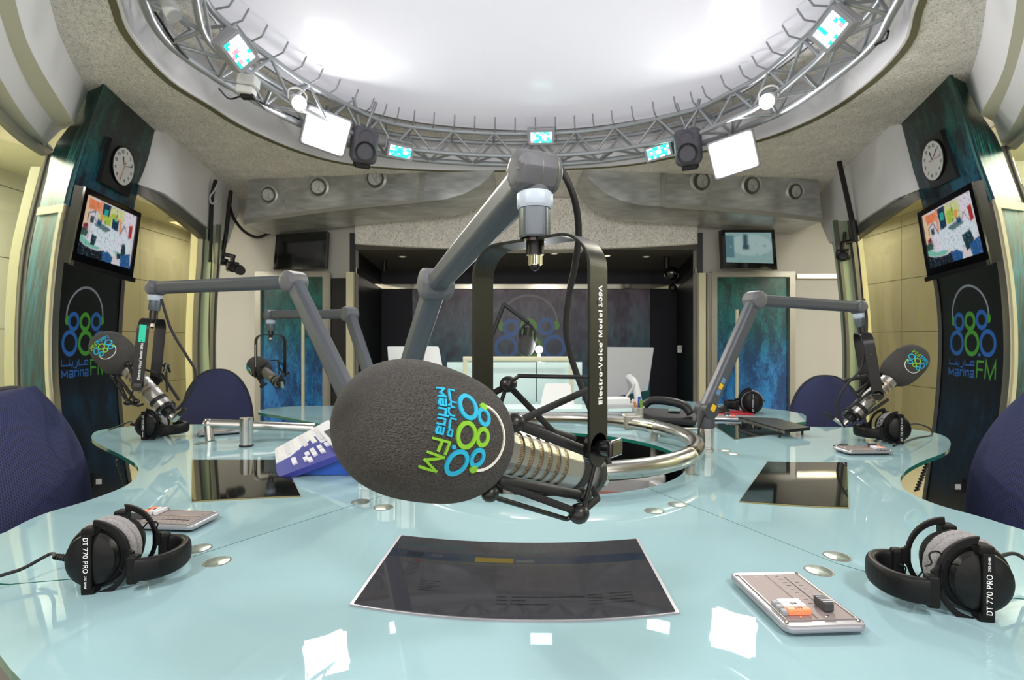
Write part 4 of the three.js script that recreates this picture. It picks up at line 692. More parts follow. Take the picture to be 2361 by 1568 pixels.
const yokeGeo = (() => {
  const w = 0.0785, t = 0.0016, r = 0.036, s = new THREE.Shape(), line = (k) => { const q = w + k, R = r + k; return { q, R }; };
  const a = line(t), b = line(-t), top = PIV;
  s.moveTo(-a.q, -0.002); s.lineTo(-a.q, top + t - a.R); s.absarc(-a.q + a.R, top + t - a.R, a.R, Math.PI, Math.PI / 2, true); s.lineTo(a.q - a.R, top + t); s.absarc(a.q - a.R, top + t - a.R, a.R, Math.PI / 2, 0, true); s.lineTo(a.q, -0.002);
  s.lineTo(b.q, -0.002); s.lineTo(b.q, top - t - b.R); s.absarc(b.q - b.R, top - t - b.R, b.R, 0, Math.PI / 2, false); s.lineTo(-b.q + b.R, top - t); s.absarc(-b.q + b.R, top - t - b.R, b.R, Math.PI / 2, Math.PI, false); s.lineTo(-b.q, -0.002); s.closePath();
  const band = ext(s, 0.034, 0.0006, 14).translate(0, 0, -0.017).rotateY(Math.PI / 2);                // outline in (z, y), width along x
  const disc = (z) => new THREE.CylinderGeometry(0.017, 0.017, 0.0032, 36).rotateX(Math.PI / 2).translate(0, -0.002, z);
  return merge([band, disc(w), disc(-w)]);
})();
function lettering(s, size, m) { return { geo: text(s, size, 0.0003), m }; }
const yokeText = (() => { const a = text('Electro-Voice', 0.0072, 0.0004), b = text('Model 309A', 0.0068, 0.0004); a.computeBoundingBox(); b.computeBoundingBox(); const la = a.boundingBox.max.x * 2, lb = b.boundingBox.max.x * 2; const ringR = new THREE.TorusGeometry(0.0011, 0.00025, 6, 18).translate(la / 2 + 0.0016, 0.0032, 0.0002); return merge([a, ringR, b.translate(la / 2 + lb / 2 + 0.0055, 0, 0)]).translate(-lb / 2 - 0.003, 0, 0).rotateZ(Math.PI / 2).translate(0.002, 0, 0); })();

// the suspension, traced on the front microphone and kept in the microphone's own axes
const TILT0 = 18.3 * Math.PI / 180, DROP0 = 0.022, PIVOT0 = V(0.0254, EYE - 0.1076, -0.57);
const SUSP = (() => {
  const m = new THREE.Matrix4().makeRotationY(50 * Math.PI / 180).setPosition(PIVOT0).invert();
  const l = (...pts) => pts.map((q) => { const v = at(...q).applyMatrix4(m).applyAxisAngle(V(0, 0, 1), TILT0); v.y += DROP0; return v; });
  return {
    rail1: l([1187, 975, 0.5], [1352, 1041, 0.545]), rail2: l([1156, 1110, 0.485], [1345, 1143, 0.56]), rail3: l([1150, 960, 0.6], [1320, 1010, 0.67]), rail4: l([1150, 1100, 0.58], [1310, 1120, 0.65]),
    cord1: l([1187, 975, 0.5], [1353, 900, 0.58]), cord2: l([1172, 888, 0.6], [1285, 1005, 0.63]), cord3: l([1160, 1118, 0.485], [1330, 1180, 0.54]), cord4: l([1336, 1185, 0.54], [1377, 1150, 0.57], [1368, 1128, 0.58]), cord5: l([1172, 888, 0.6], [1140, 905, 0.61], [1112, 938, 0.62]),
    wire1: l([1178, 880, 0.6], [1196, 867, 0.6], [1362, 870, 0.6]), wire2: l([1166, 896, 0.6], [1151, 940, 0.6]), wire3: l([1130, 1138, 0.475], [1150, 1150, 0.48], [1306, 1197, 0.535], [1334, 1184, 0.54]), wire4: l([1348, 1165, 0.54], [1372, 1068, 0.54]),
    knuckles: l([1172, 886, 0.6], [1187, 975, 0.5], [1130, 1138, 0.475], [1335, 1184, 0.54], [1346, 1143, 0.56]),
  };
})();
function microphone(label, pivot, turn, lean, tilt, phi, k, more = {}) {
  const o = thing('microphone', label, 'microphone', pivot, 0); o.rotation.order = 'ZYX'; o.rotation.set(0, turn, lean); o.scale.setScalar(k); o.updateMatrixWorld(true);
  const drop = more.drop ?? 0.012, yaw = more.yaw ?? 0, R = (g) => g.clone().translate(0, -drop, 0).rotateZ(-tilt).rotateY(yaw), Rv = (v) => { v.y -= drop; return v.applyAxisAngle(V(0, 0, 1), -tilt).applyAxisAngle(V(0, 1, 0), yaw); };
  // windscreen with its emblem
  const ws = part('foam_windscreen', foamGeo, M.foam, o); ws.quaternion.setFromAxisAngle(V(0, 1, 0), yaw).multiply(new THREE.Quaternion().setFromAxisAngle(V(0, 0, 1), -tilt)).multiply(new THREE.Quaternion().setFromAxisAngle(V(1, 0, 0), -phi)); ws.position.copy(Rv(V(FOAM_X, 0, 0))); ws.updateMatrixWorld(true);
  part('emblem', E0.b, M.blue, ws, 'blue rings and lettering'); part('emblem', E0.g, M.green, ws, 'green rings and lettering'); part('emblem', E0.p, M.pale, ws, 'white headband arc');
  // body
  const b = part('body', R(merge([bodyGeo, bodyBridges])), M.micBody, o); part('grille', R(wovenGeo), M.woven, b); part('band', R(bandGeo), M.rubber, b); part('end_cap', R(endGeo), M.micBody, b);
  const PD = more.plug ?? [0.166, 0.03, 0.012];
  const rear = part('rear_block', R(merge([lathe([[0.0, 0.112], [0.019, 0.112], [0.021, 0.118], [0.02, 0.136], [0.013, 0.14], [0, 0.141]], 32).rotateZ(-Math.PI / 2), rbox(0.022, 0.016, 0.016, 0.004, 0.13, 0.02, 0)])), M.satin, o);
  part('cable_plug', R(merge([rod(V(0.138, -0.004, 0), V(0.158, -0.004, 0), 0.0098, 24), ball(0.0098, 0.158, -0.004, 0), rod(V(0.158, -0.004, 0), V(...PD), 0.0092, 24, 0.0078)])), M.steel, rear);
  part('plug_boot', R(rod(V(...PD), V(...PD).add(V(...PD).sub(V(0.158, -0.004, 0)).multiplyScalar(1.1)), 0.0082, 18, 0.0045)), M.rubber, rear);
  // yoke and pivots
  const y = part('yoke', yokeGeo, M.yoke, o);
  if (more.words !== false) part('lettering', yokeText.clone().translate(0.0, more.sticker ? 0.078 : 0.103, 0.0802), M.print, y);
  if (more.sticker) part('sticker', rbox(0.019, 0.056, 0.001, 0.0004, 0, 0.168, 0.0804), M.teal, y, 'turquoise label strip');
  part('rivet', merge([ball(0.0022, 0, 0.145, -0.0805), ball(0.0022, 0, 0.145, 0.0805)]), M.aluDark, y);
  for (const s of [1, -1]) {
    part('pivot_washer', new THREE.CylinderGeometry(0.0145, 0.0145, 0.004, 30).rotateX(Math.PI / 2).translate(-0.004, 0.001, s * 0.0752), M.blackGloss, o);
    const kn = part('wing_knob', new THREE.CylinderGeometry(0.0085, 0.0085, 0.014, 26).rotateX(Math.PI / 2).translate(0, 0.0, s * 0.0868), M.blackGloss, o);
    part('wing', rbox(0.024, 0.017, 0.006, 0.003, 0.006, 0.001, s * 0.0945), M.blackGloss, kn);
  }
  part('mount_screw', merge([cyl(0.0098, 0.0098, 0.013, 30, 0, PIV - 0.008, 0), ball(0.0055, 0, PIV - 0.0265, 0)]), M.satin, o);
  part('knurled_screw', (() => { const gs = [cyl(0.0068, 0.0068, 0.011, 24, 0, PIV - 0.02, 0)]; for (let i = 0; i < 18; i++) { const a = i / 18 * 6.283; gs.push(box(0.0011, 0.01, 0.0011, 0.0071 * Math.cos(a), PIV - 0.02, 0.0071 * Math.sin(a))); } return merge(gs); })(), M.chrome, o);
  // suspension: rubber rails, steel wires, elastic cords and the knuckles they meet at
  const L = (k) => SUSP[k].map((q) => Rv(q.clone()));
  for (const k of ['rail1', 'rail2', 'rail3', 'rail4']) part('rail', rope(L(k), 0.0052), M.rubber, o);
  for (const k of ['cord1', 'cord2', 'cord3', 'cord4', 'cord5']) part('elastic_cord', rope(L(k), 0.0037), M.knit, o);
  for (const k of ['wire1', 'wire2', 'wire3', 'wire4']) part('wire', rope(L(k), 0.0024), M.satin, o);
  L('knuckles').forEach((q, i) => part('knuckle', (() => { const g = ball([0.0095, 0.0095, 0.0078, 0.0105, 0.009][i], 0, 0, 0, 18); g.scale(1.15, 1, 1); return g.translate(q.x, q.y, q.z); })(), M.satin, o));
  part('rear_clamp', R(lathe([[0.028, 0.104], [0.0315, 0.105], [0.0315, 0.113], [0.0285, 0.115]], 48).rotateZ(-Math.PI / 2)), M.satin, o);
  return o;
}

function boomArm(label, base, elbow, head, w, postH, more = {}) {
  const o = thing('boom_arm', label, 'microphone arm', V(base.x, DESK, base.z)), L = (p) => p.clone();
  const dir = V(head.x - base.x, 0, head.z - base.z).normalize(), side = V(-dir.z, 0, dir.x), r = w / 2;
  const y1 = DESK + postH, hub = V(base.x, y1 + 0.055, base.z);
  wpart('post', lathe([[0.0, 0], [0.0245, 0], [0.0245, 0.008], [0.0215, 0.01], [0.0215, 0.014], [0.0232, 0.016], [0.0232, postH - 0.002], [0.0, postH]], 36).translate(base.x, DESK, base.z), M.steel, o);
  wpart('swivel', lathe([[0, y1 - DESK], [0.027, y1 - DESK], [0.027, y1 - DESK + 0.06], [0.02, y1 - DESK + 0.075], [0, y1 - DESK + 0.078]], 32).translate(base.x, DESK, base.z), M.armDark, o);
  wpart('lower_pivot', rod(hub.clone().addScaledVector(side, -0.028), hub.clone().addScaledVector(side, 0.028), 0.026, 32), M.armDark, o);
  wpart('lower_arm', bar(hub, elbow, w * 0.86, w, w * 0.3, side), M.arm, o);
  wpart('upper_arm', bar(elbow, elbow.clone().lerp(head, 1 - 0.012 / elbow.distanceTo(head)), w * 0.82, w * 0.84, w * 0.26, side), M.arm, o);
  const joint = (c, R, len) => { const a = c.clone().addScaledVector(side, -len), b = c.clone().addScaledVector(side, len), cap = [[0, -0.0055], [R * 0.4, -0.005], [R * 0.7, -0.0032], [R * 0.88, -0.0006], [R * 0.97, 0.003], [R, 0.007]], g = lathe([...cap, ...cap.map(([r, y]) => [r, 2 * len - y]).reverse()], 64); return aim(g, a, b); };
  const e = wpart('elbow_joint', joint(elbow, w * 0.66, w * 0.62), M.armJoint, o), seam = (c, R, len, p) => wpart('joint_seam', merge([aim(cyl(R * 1.006, R * 1.006, 0.0012, 40), c.clone().addScaledVector(side, len * 0.06), c.clone().addScaledVector(side, 1)), aim(cyl(R * 1.008, R * 1.008, 0.0016, 40), c.clone().addScaledVector(side, -len * 0.78), c.clone().addScaledVector(side, 1)), bar(c.clone().addScaledVector(side, len + 0.0035).addScaledVector(dir, -R * 0.68).add(V(0, R * 0.12, 0)), c.clone().addScaledVector(side, len + 0.0035).addScaledVector(dir, R * 0.68).add(V(0, -R * 0.12, 0)), 0.0022, 0.003, 0.0005, side)]), M.aluDark, p);
  seam(elbow, w * 0.66, w * 0.62, e);
  const h = wpart('head_joint', joint(head, w * 0.5, w * 0.5), M.armJoint, o); seam(head, w * 0.5, w * 0.5, h);
  const dn = more.down ?? V(0, -1, 0), p = (t) => head.clone().addScaledVector(dn, t), s = w / 0.045;
  wpart('neck', rod(p(0.014 * s), p(0.03 * s), 0.0155 * s, 32), M.armJoint, o);
  wpart('status_ring', aim(lathe([[0, 0], [0.018 * s, 0], [0.0195 * s, 0.0025], [0.0195 * s, 0.015 * s], [0.018 * s, 0.0175 * s], [0, 0.0175 * s]], 40), p(0.022 * s), p(1)), M.ringWhite, o);
  wpart('sleeve', aim(lathe([[0, 0], [0.0168 * s, 0], [0.0168 * s, 0.03 * s], [0.0155 * s, 0.032 * s], [0.0145 * s, 0.032 * s], [0.0145 * s, 0.029 * s], [0, 0.029 * s]], 40), p(0.039 * s), p(1)), mat(0x6c737b, 0.32, 0.6), o);
  wpart('stud', rod(p(0.06 * s), p(more.stud ?? 0.085), 0.0118 * s, 32), mat(0x4a4543, 0.25, 0.9), o);
  for (const [t, c, k] of more.marks ?? []) { const q = hub.clone().lerp(elbow, t).addScaledVector(side, (more.markSide ?? 1) * (t === 0 ? 0.0285 : w * 0.432)); wpart('mark', bar(q, q.clone().addScaledVector(elbow.clone().sub(hub).normalize(), k), 0.0012, k * 0.8, 0.0004, side), c, o); }
  return o;
}
const P2 = (px, py) => { const p = onY(px, py, DESK); return p; };
// front centre
{
  const base = P2(893, 1126), elbow = at(1005, 655, 1.0), head = at(1233, 398, 0.56), pivot = V(0.0254, EYE - 0.1076, -0.57);
  boomArm('grey jointed boom arm holding the front microphone, largest of the arms', base, elbow, head, 0.045, 0.075, { stud: 0.0745 });
  microphone('studio microphone in the foreground with large grey foam windscreen and black yoke, the largest one', pivot, 50 * Math.PI / 180, 0, TILT0, 2 * Math.PI / 180, 1, { drop: DROP0, plug: [0.162, -0.012, -0.03] });
  const c = [[1250, 360, 0.6], [1290, 388, 0.6], [1322, 450, 0.6], [1334, 530, 0.62], [1326, 610, 0.64], [1310, 690, 0.66], [1305, 760, 0.67], [1316, 820, 0.68], [1340, 890, 0.69], [1368, 960, 0.69], [1390, 1020, 0.68], [1404, 1070, 0.675]].map((q) => at(...q));
  const o = thing('cable', 'dark microphone cable hanging from the arm head behind the front microphone', 'cable', c[0].clone()); wpart('sheath', tube(c, 0.0042, 90, false, 12), M.rubber, o);
}
// left
{
  const head = at(360, 664, 1.8), elbow = at(677, 650, 1.6), base = P2(848, 1111), dn = V(-0.1, -1, 0).normalize();
  boomArm('grey jointed boom arm reaching to the left microphone', base, elbow, head, 0.05, 0.06, { down: dn, stud: 0.11 });
  const piv = head.clone().addScaledVector(dn, 0.108 + PIV * 1.03);
  microphone('microphone with grey foam windscreen raised in front of the left printed pillar', piv, 17 * Math.PI / 180, -0.1, 38 * Math.PI / 180, 20 * Math.PI / 180, 1.03, { yaw: -0.42, sticker: true });
  const c = [[372, 690, 1.79], [395, 760, 1.78], [430, 820, 1.77], [450, 855, 1.76], [447, 890, 1.76], [425, 925, 1.76], [408, 945, 1.76]].map((q) => at(...q));
  const o = thing('cable', 'thin grey microphone cable curving beside the left microphone', 'cable', c[0].clone()); wpart('sheath', tube(c, 0.0045, 50), M.rubber, o);
}
// right
{
  const head = at(1978, 708, 1.9), elbow = at(1740, 692, 1.76), base = P2(1628, 1040), dn = V(0.17, -1, 0).normalize();
  boomArm('grey jointed boom arm on a steel post reaching to the right microphone', base, elbow, head, 0.046, 0.078, { down: dn, stud: 0.1, marks: [[0, M.yellow, 0.022], [0.14, mat(0x5f7fa0, 0.5), 0.018], [0.19, M.yellow, 0.018], [0.24, mat(0x5f7fa0, 0.5), 0.018]], markSide: 1 });
  const piv = head.clone().addScaledVector(dn, 0.098 + PIV * 1.0);
  microphone('microphone with grey foam windscreen raised in front of the right printed pillar', piv, 157 * Math.PI / 180, 0.17, 33 * Math.PI / 180, (180 - 12) * Math.PI / 180, 1.0, { words: false, yaw: 0.42 });
  const c = [[1992, 690, 1.9], [1998, 730, 1.87], [1996, 790, 1.86], [1985, 850, 1.86], [1950, 890, 1.86], [1932, 925, 1.87], [1934, 960, 1.87], [1948, 985, 1.87]].map((q) => at(...q));
  const o = thing('cable', 'black microphone cable looping beside the right microphone', 'cable', c[0].clone()); wpart('sheath', tube(c, 0.0042, 50), M.rubber, o);
  const c2 = [[1628, 945, 1.66], [1612, 985, 1.66], [1610, 1040, 1.62], [1598, 1062, 1.55], [1575, 1090, 1.42]].map((q) => at(...q)); const o2 = thing('cable', 'thin black cable running down the right arm post into the hole', 'cable', c2[0].clone()); wpart('sheath', tube(c2, 0.0035, 40), M.rubber, o2);
}
// far left
{
  const head = at(624, 726, 2.8), elbow = at(806, 724, 2.62), base = V(-0.6, DESK, -2.3);
  boomArm('grey jointed boom arm of the far microphone by the left door', base, elbow, head, 0.055, 0.06, { stud: 0.11 });
  const piv = head.clone().add(V(0, -0.108 - PIV * 0.98, 0));
  microphone('small far microphone hanging in front of the left blue door', piv, -42 * Math.PI / 180, 0, 16 * Math.PI / 180, -25 * Math.PI / 180, 0.98);
  // a lone steel post beside the others
  const p = P2(938, 1141), o = thing('steel_post', 'short steel post on the desk below the front microphone, hidden by its windscreen', 'post', p); part('tube', lathe([[0, 0], [0.0245, 0], [0.0245, 0.008], [0.0225, 0.01], [0.0225, 0.07], [0, 0.072]], 32), M.steel, o);
}

// ================================================================ headphones, fader panels, telephone unit
const HP = (() => {
  const cy = 0.052, dome = lathe([[0.0, 0.0235], [0.018, 0.023], [0.032, 0.021], [0.0405, 0.0165], [0.0425, 0.012], [0.0425, 0.0]], 48).rotateX(Math.PI / 2);
  const baffle = lathe([[0.0425, 0.0035], [0.047, 0.003], [0.0495, -0.002], [0.0505, -0.008], [0.0495, -0.0125], [0.0425, -0.013]], 48).rotateX(Math.PI / 2);
  const pad = (() => { const g = new THREE.TorusGeometry(0.0415, 0.0128, 16, 60), p = g.attributes.position; for (let i = 0; i < p.count; i++) { const a = Math.atan2(p.getY(i), p.getX(i)); p.setZ(i, p.getZ(i) * 1.05 + 0.0008 * Math.sin(a * 40)); } g.computeVertexNormals(); g.scale(1, 1, 0.72); return g.translate(0, 0, -0.021); })();
  const cloth = cyl(0.036, 0.036, 0.004, 36).rotateX(Math.PI / 2).translate(0, 0, -0.018);
  const strap = rbox(0.017, 0.088, 0.006, 0.002, 0, 0, 0.0235), hinge = merge([rbox(0.022, 0.013, 0.02, 0.003, 0, 0.0465, 0.013), rbox(0.022, 0.013, 0.02, 0.003, 0, -0.0465, 0.013)]);
  const word = merge([text('DT 770 PRO', 0.0078, 0.0004, FONTR), text('250 OHM', 0.0034, 0.0004, FONTR).translate(0.042, 0, 0)]).rotateZ(-Math.PI / 2).translate(0, 0.012, 0.0266);
  const fork = (() => { const s = new THREE.Shape(); s.absarc(0, 0, 0.0635, -1.5, 1.5, false); s.lineTo(0.003, 0.052); s.absarc(0.004, 0, 0.0525, 1.5, -1.5, true); s.closePath(); const g = ext(s, 0.006, 0.0012, 20).translate(0, 0, 0.009); const t = new THREE.Shape(); t.moveTo(0.056, 0.026); t.quadraticCurveTo(0.06, 0.012, 0.07, 0.01); t.lineTo(0.07, -0.01); t.quadraticCurveTo(0.064, -0.012, 0.056, -0.026); t.closePath(); return merge([g, ext(t, 0.006, 0.0012, 8).translate(0, 0, 0.009)]); })();
  const sleeve = rbox(0.019, 0.046, 0.017, 0.005, 0.073, 0, 0.012), rivet = merge([cyl(0.0045, 0.005, 0.002, 20).rotateX(Math.PI / 2).translate(0.091, -0.006, 0.0205)]);
  const wire = tube([V(0.04, -0.02, 0.004), V(0.055, -0.034, 0.002), V(0.068, -0.03, 0.004), V(0.066, -0.018, 0.006), V(0.076, -0.014, 0.008)], 0.0013, 24);
  return { cy, dome, baffle, pad, cloth, strap, hinge, word, fork, sleeve, rivet, wire };
})();
const hpBand = (() => { // padded band bent round in a level U
  const pts = [], n = 44, sh = (t) => { const a = Math.PI * (t - 0.5); return V(0.08 + 0.05 * Math.cos(a) ** 0.85, 0, 0.052 * -Math.sin(a)); };
  const rows = [];
  for (let i = 0; i <= n; i++) { const t = i / n, p = sh(Math.min(0.999, Math.max(0.001, t))), q = sh(Math.min(1, t + 0.01)), o = sh(Math.max(0, t - 0.01)), d = q.clone().sub(o).normalize(), nn = V(d.z, 0, -d.x); const row = []; for (let j = 0; j <= 20; j++) { const a = j / 20 * Math.PI * 2, rib = 1 + 0.05 * Math.sin(t * 110) * (Math.cos(a) < 0 ? 1 : 0), c = Math.cos(a), s = Math.sin(a), th = 0.0085 * Math.sign(c) * Math.abs(c) ** 0.7 * rib, h = 0.0185 * Math.sign(s) * Math.abs(s) ** 0.75; row.push(p.clone().addScaledVector(nn, th).add(V(0, h, 0))); } rows.push(row); }
  return grid(rows);
})();
const bandCap = (z) => rbox(0.006, 0.036, 0.016, 0.003, 0.0985, 0, z);
function headphones(label, p, turn, k, roll = 0) {
  const o = thing('headphones', label, 'headphones', p, turn, 'black headphones lying on the desk'); o.scale.set(k * 0.9, k, k); o.updateMatrixWorld(true);
  for (const s of [1, -1]) {
    const c = part('ear_cup', HP.dome, M.hpShell, o); c.position.set(0, HP.cy, s * 0.029); c.rotation.set(s > 0 ? 0 : Math.PI, 0, 0); c.updateMatrixWorld(true);
    part('baffle_ring', HP.baffle, M.hpMatte, c); part('ear_pad', HP.pad, M.velour, c, 'grey velour pad'); part('pad_cloth', HP.cloth, M.rubber, c); const st = HP.strap; part('strap', st, M.hpMatte, c); part('hinge', HP.hinge, M.hpMatte, c); part('lettering', HP.word, M.print, c, 'white lettering');
    const f = part('fork', HP.fork, M.hpMatte, o); f.position.copy(c.position); f.rotation.copy(c.rotation); f.updateMatrixWorld(true);
    const sl = part('sleeve', HP.sleeve, M.hpMatte, o); sl.position.set(0, HP.cy - 0.016, s * 0.036); sl.rotation.set(s > 0 ? 0 : Math.PI, 0, 0); part('rivet', HP.rivet, M.chrome, sl);
    part('wire', HP.wire, M.hpShell, f);
  }
  const b = part('headband', hpBand, M.leather, o, 'padded headband'); b.position.set(0, HP.cy - 0.016, 0);
  part('strain_relief', merge([rod(V(-0.044, HP.cy, 0.03), V(-0.066, HP.cy + 0.004, 0.03), 0.0048, 14, 0.0034), ...[0, 1, 2, 3].map((i) => rod(V(-0.05 - i * 0.0045, HP.cy + 0.001 + i * 0.0008, 0.03), V(-0.052 - i * 0.0045, HP.cy + 0.0014 + i * 0.0008, 0.03), 0.0056 - i * 0.0003, 12))]), M.rubber, o);
  return o;
}
function hpCable(label, from, pts, r = 0.0026) { const c = [from, ...pts], o = thing('cable', label, 'cable', c[0].clone()); wpart('sheath', tube(c, r, 60), M.rubber, o); }
{
  const a = headphones('black headphones with grey ear pads lying on the near left of the desk', P2(248, 1338), 8 * Math.PI / 180, 0.89);
  hpCable('black headphone cable running off the near left of the desk', a.localToWorld(V(-0.062, 0.056, 0.036)), [at(110, 1280, 0.80), at(50, 1312, 0.77), at(0, 1328, 0.75), V(-0.8, DESK + 0.004, -0.68)]);
  const b = headphones('black headphones with grey ear pads lying on the near right of the desk', P2(2222, 1393), (180 - 12) * Math.PI / 180, 0.92);
  hpCable('black headphone cable running off the near right of the desk', b.localToWorld(V(-0.062, 0.056, 0.036)), [at(2345, 1278, 0.75), at(2380, 1300, 0.74), V(0.85, DESK + 0.004, -0.7)]);
  const c = headphones('black headphones lying under the left microphone on the far left lobe of the desk', P2(352, 1009), 2 * Math.PI / 180, 0.98);
  hpCable('thin headphone cable curving over the far left lobe of the desk', c.localToWorld(V(-0.062, 0.056, 0.036)), [at(300, 972, 2.0), at(268, 985, 2.02), onY(250, 992, DESK + 0.004)], 0.003);
  const d = headphones('black headphones lying under the right microphone on the far right lobe of the desk', P2(2058, 1018), (180 - 8) * Math.PI / 180, 0.98);
  hpCable('thin headphone cable curving over the far right lobe of the desk', d.localToWorld(V(-0.062, 0.056, 0.036)), [at(2120, 978, 1.95), at(2146, 990, 1.97), at(2150, 1000, 1.96), onY(2110, 1010, DESK + 0.003), onY(2060, 1028, DESK + 0.003)], 0.003);
  headphones('black headphones lying on the far desk, left of the navy chair behind it', V(1.19, DESK, -2.58), (180 - 20) * Math.PI / 180, 1.05);
}
function faderPanel(label, p, turn, w, l, o2 = {}) {
  const o = thing('fader_panel', label, 'control panel', p, turn);
  part('foot', rbox(w * 0.8, 0.006, l * 0.85, 0.002, 0, 0.003, 0), M.rubber, o);
  part('body', (() => { const s = roundRect(w, l, 0.012), g = ext(s, 0.009, 0.003, 8).rotateX(-Math.PI / 2).translate(0, 0.005, 0); return g; })(), M.faderBody, o);
  part('face_plate', rbox(w * 0.84, 0.0016, l * 0.82, 0.0006, 0, 0.0146, 0), M.faderFace, o);
  part('ridge', merge([box(0.0012, 0.001, l * 0.8, -w * 0.41, 0.0157, 0), box(0.0012, 0.001, l * 0.8, w * 0.41, 0.0157, 0), box(0.0014, 0.001, l * 0.8, -0.004, 0.0157, 0)]), M.chrome, o);
  for (const [x, z] of [[-0.44, -0.44], [0.44, -0.44], [-0.44, 0.44], [0.44, 0.44], [-0.2, -0.37], [0.1, -0.37], [-0.2, 0.37], [0.12, 0.37]]) part('screw', lathe([[0, 0.001], [0.002, 0.0009], [0.0026, 0]], 12).translate(x * w * 0.98, 0.0148, z * l * 0.97), M.chrome, o);
  part('slot', box(0.0014, 0.0006, l * 0.62, w * 0.19, 0.0157, -l * 0.03), M.black, o);
  part('scale', merge(Array.from({ length: 9 }, (_, i) => [box(0.006, 0.0003, 0.0005, w * 0.19 - 0.009, 0.0156, -l * 0.3 + i * l * 0.065), box(0.006, 0.0003, 0.0005, w * 0.19 + 0.009, 0.0156, -l * 0.3 + i * l * 0.065)]).flat()), M.faderCap, o);
  const cz = o2.cap ?? 0.24, cap = part('fader_cap', rbox(0.013, 0.012, 0.024, 0.002, w * 0.19, 0.022, l * cz), M.faderCap, o); part('grip_line', merge([box(0.0135, 0.0006, 0.0012, w * 0.19, 0.0283, l * cz), ...[-2, -1, 1, 2].map((i) => box(0.0132, 0.001, 0.0012, w * 0.19, 0.0284, l * cz + i * 0.0045))]), M.plasticGrey, cap);
  [['ON', M.key, 0.27], ['OFF', M.orange, 0.34], ['', M.key, 0.2]].forEach(([s, m, z], i) => { const x = -w * 0.2, kz = l * (z - 0.015); const k = part('push_key', rbox(0.03, 0.008, 0.0085, 0.002, x, 0.0195, kz), m, o, i === 1 ? 'lit orange key' : undefined); part('key_side', rbox(0.008, 0.007, 0.0085, 0.002, x - 0.0185, 0.0185, kz), M.keyGrey, k); if (s) part('lettering', text(s, 0.0042, 0.0003).rotateX(-Math.PI / 2).translate(x, 0.0236, kz), M.black, k); });
  return o;
}
{
  const c = P2(1826, 1398); faderPanel('largest grey metal fader panel, with black slider and lit orange key, near right', c, 0.05, 0.105, 0.15);
  faderPanel('grey metal fader panel with lit orange key, behind the near left headphones', P2(388, 1209).add(V(0, 0, 0)), Math.PI / 2 - 0.1 + Math.PI, 0.085, 0.165, { cap: 0.3 });
  faderPanel('grey metal fader panel with lit orange key, on the far right lobe of the desk', P2(1988, 1044), Math.PI / 2 + 0.05, 0.08, 0.15, { cap: 0.3 });
  faderPanel('thin reddish grey fader panel on the far left, behind the bent steel bracket', P2(508, 1000), Math.PI / 2 + 0.5, 0.09, 0.15);
  faderPanel('pale fader panel on the far desk, right of the steel arm post', V(0.93, DESK, -2.36), Math.PI / 2 - 0.2, 0.12, 0.2);
}
// blue and white telephone unit
{
  const d0 = 1.4, o = thing('telephone_unit', 'blue wedge-shaped telephone unit with white keys, half hidden by the front windscreen', 'telephone unit', P2(760, 1098));
  const A = P2(656, 1103), B = P2(850, 1096), C = B.clone().add(V(0.03, 0, -0.3)), D = A.clone().add(V(0.05, 0, -0.3)), up = (p, h) => p.clone().add(V(0, h, 0));
  const hA = 0.035, hB = 0.135, fl = [up(A, hA), up(B, hB), up(C, hB + 0.02), up(D, hA + 0.05)];
    // overhanging sloped top, in its own axes: u along the slope, v from back to front
  const Q = plane4(at(634, 1037, 1.62), at(760, 968, 1.62), at(832, 1029, 1.36), at(640, 1105, 1.36).lerp(at(637, 1098, 1.36), 0.5));
  wpart('top_plate', Q.cell(0, 0, 1, 1, -0.016, 0.0), M.phoneNavy, o);
  wpart('white_panel', Q.cell(0.01, 0.02, 0.98, 0.56, 0, 0.004), M.phoneWhite, o);
  for (let i = 0; i < 6; i++) wpart('key_bar', Q.cell(0.06 + i * 0.125, 0.1, 0.13 + i * 0.125, 0.5, 0.004, 0.008), i % 2 ? M.key : M.plasticWhite, o);
  for (const [u, v] of [[0.22, 0.66], [0.36, 0.78], [0.4, 0.66], [0.48, 0.74], [0.48, 0.62], [0.58, 0.62], [0.58, 0.74], [0.68, 0.62], [0.4, 0.84], [0.22, 0.76]]) wpart('key', Q.cell(u, v, u + 0.06, v + 0.1, 0, 0.007), M.phoneWhite, o);
  wpart('display_frame', Q.cell(0.74, 0.3, 0.98, 0.86, 0.0, 0.012), M.phoneWhite, o); wpart('display', Q.cell(0.79, 0.38, 0.94, 0.66, 0.012, 0.014), M.faderCap, o);
  { const t = [[0.03, 0.04], [0.97, 0.04], [0.97, 0.95], [0.05, 0.95]].map(([u, v]) => Q(u, v, -0.017)), c = t.reduce((s, p) => s.add(p), V(0, 0, 0)).multiplyScalar(0.25), f = t.map((p) => V(c.x + (p.x - c.x) * 0.96, DESK + 0.001, c.z + (p.z - c.z) * 0.96)); t.forEach((p) => { p.y = Math.max(p.y, DESK + 0.004); }); wpart('case', new ConvexGeometry([...t, ...f]), M.phoneBlue, o); }
  void d0; void fl; void up;
}

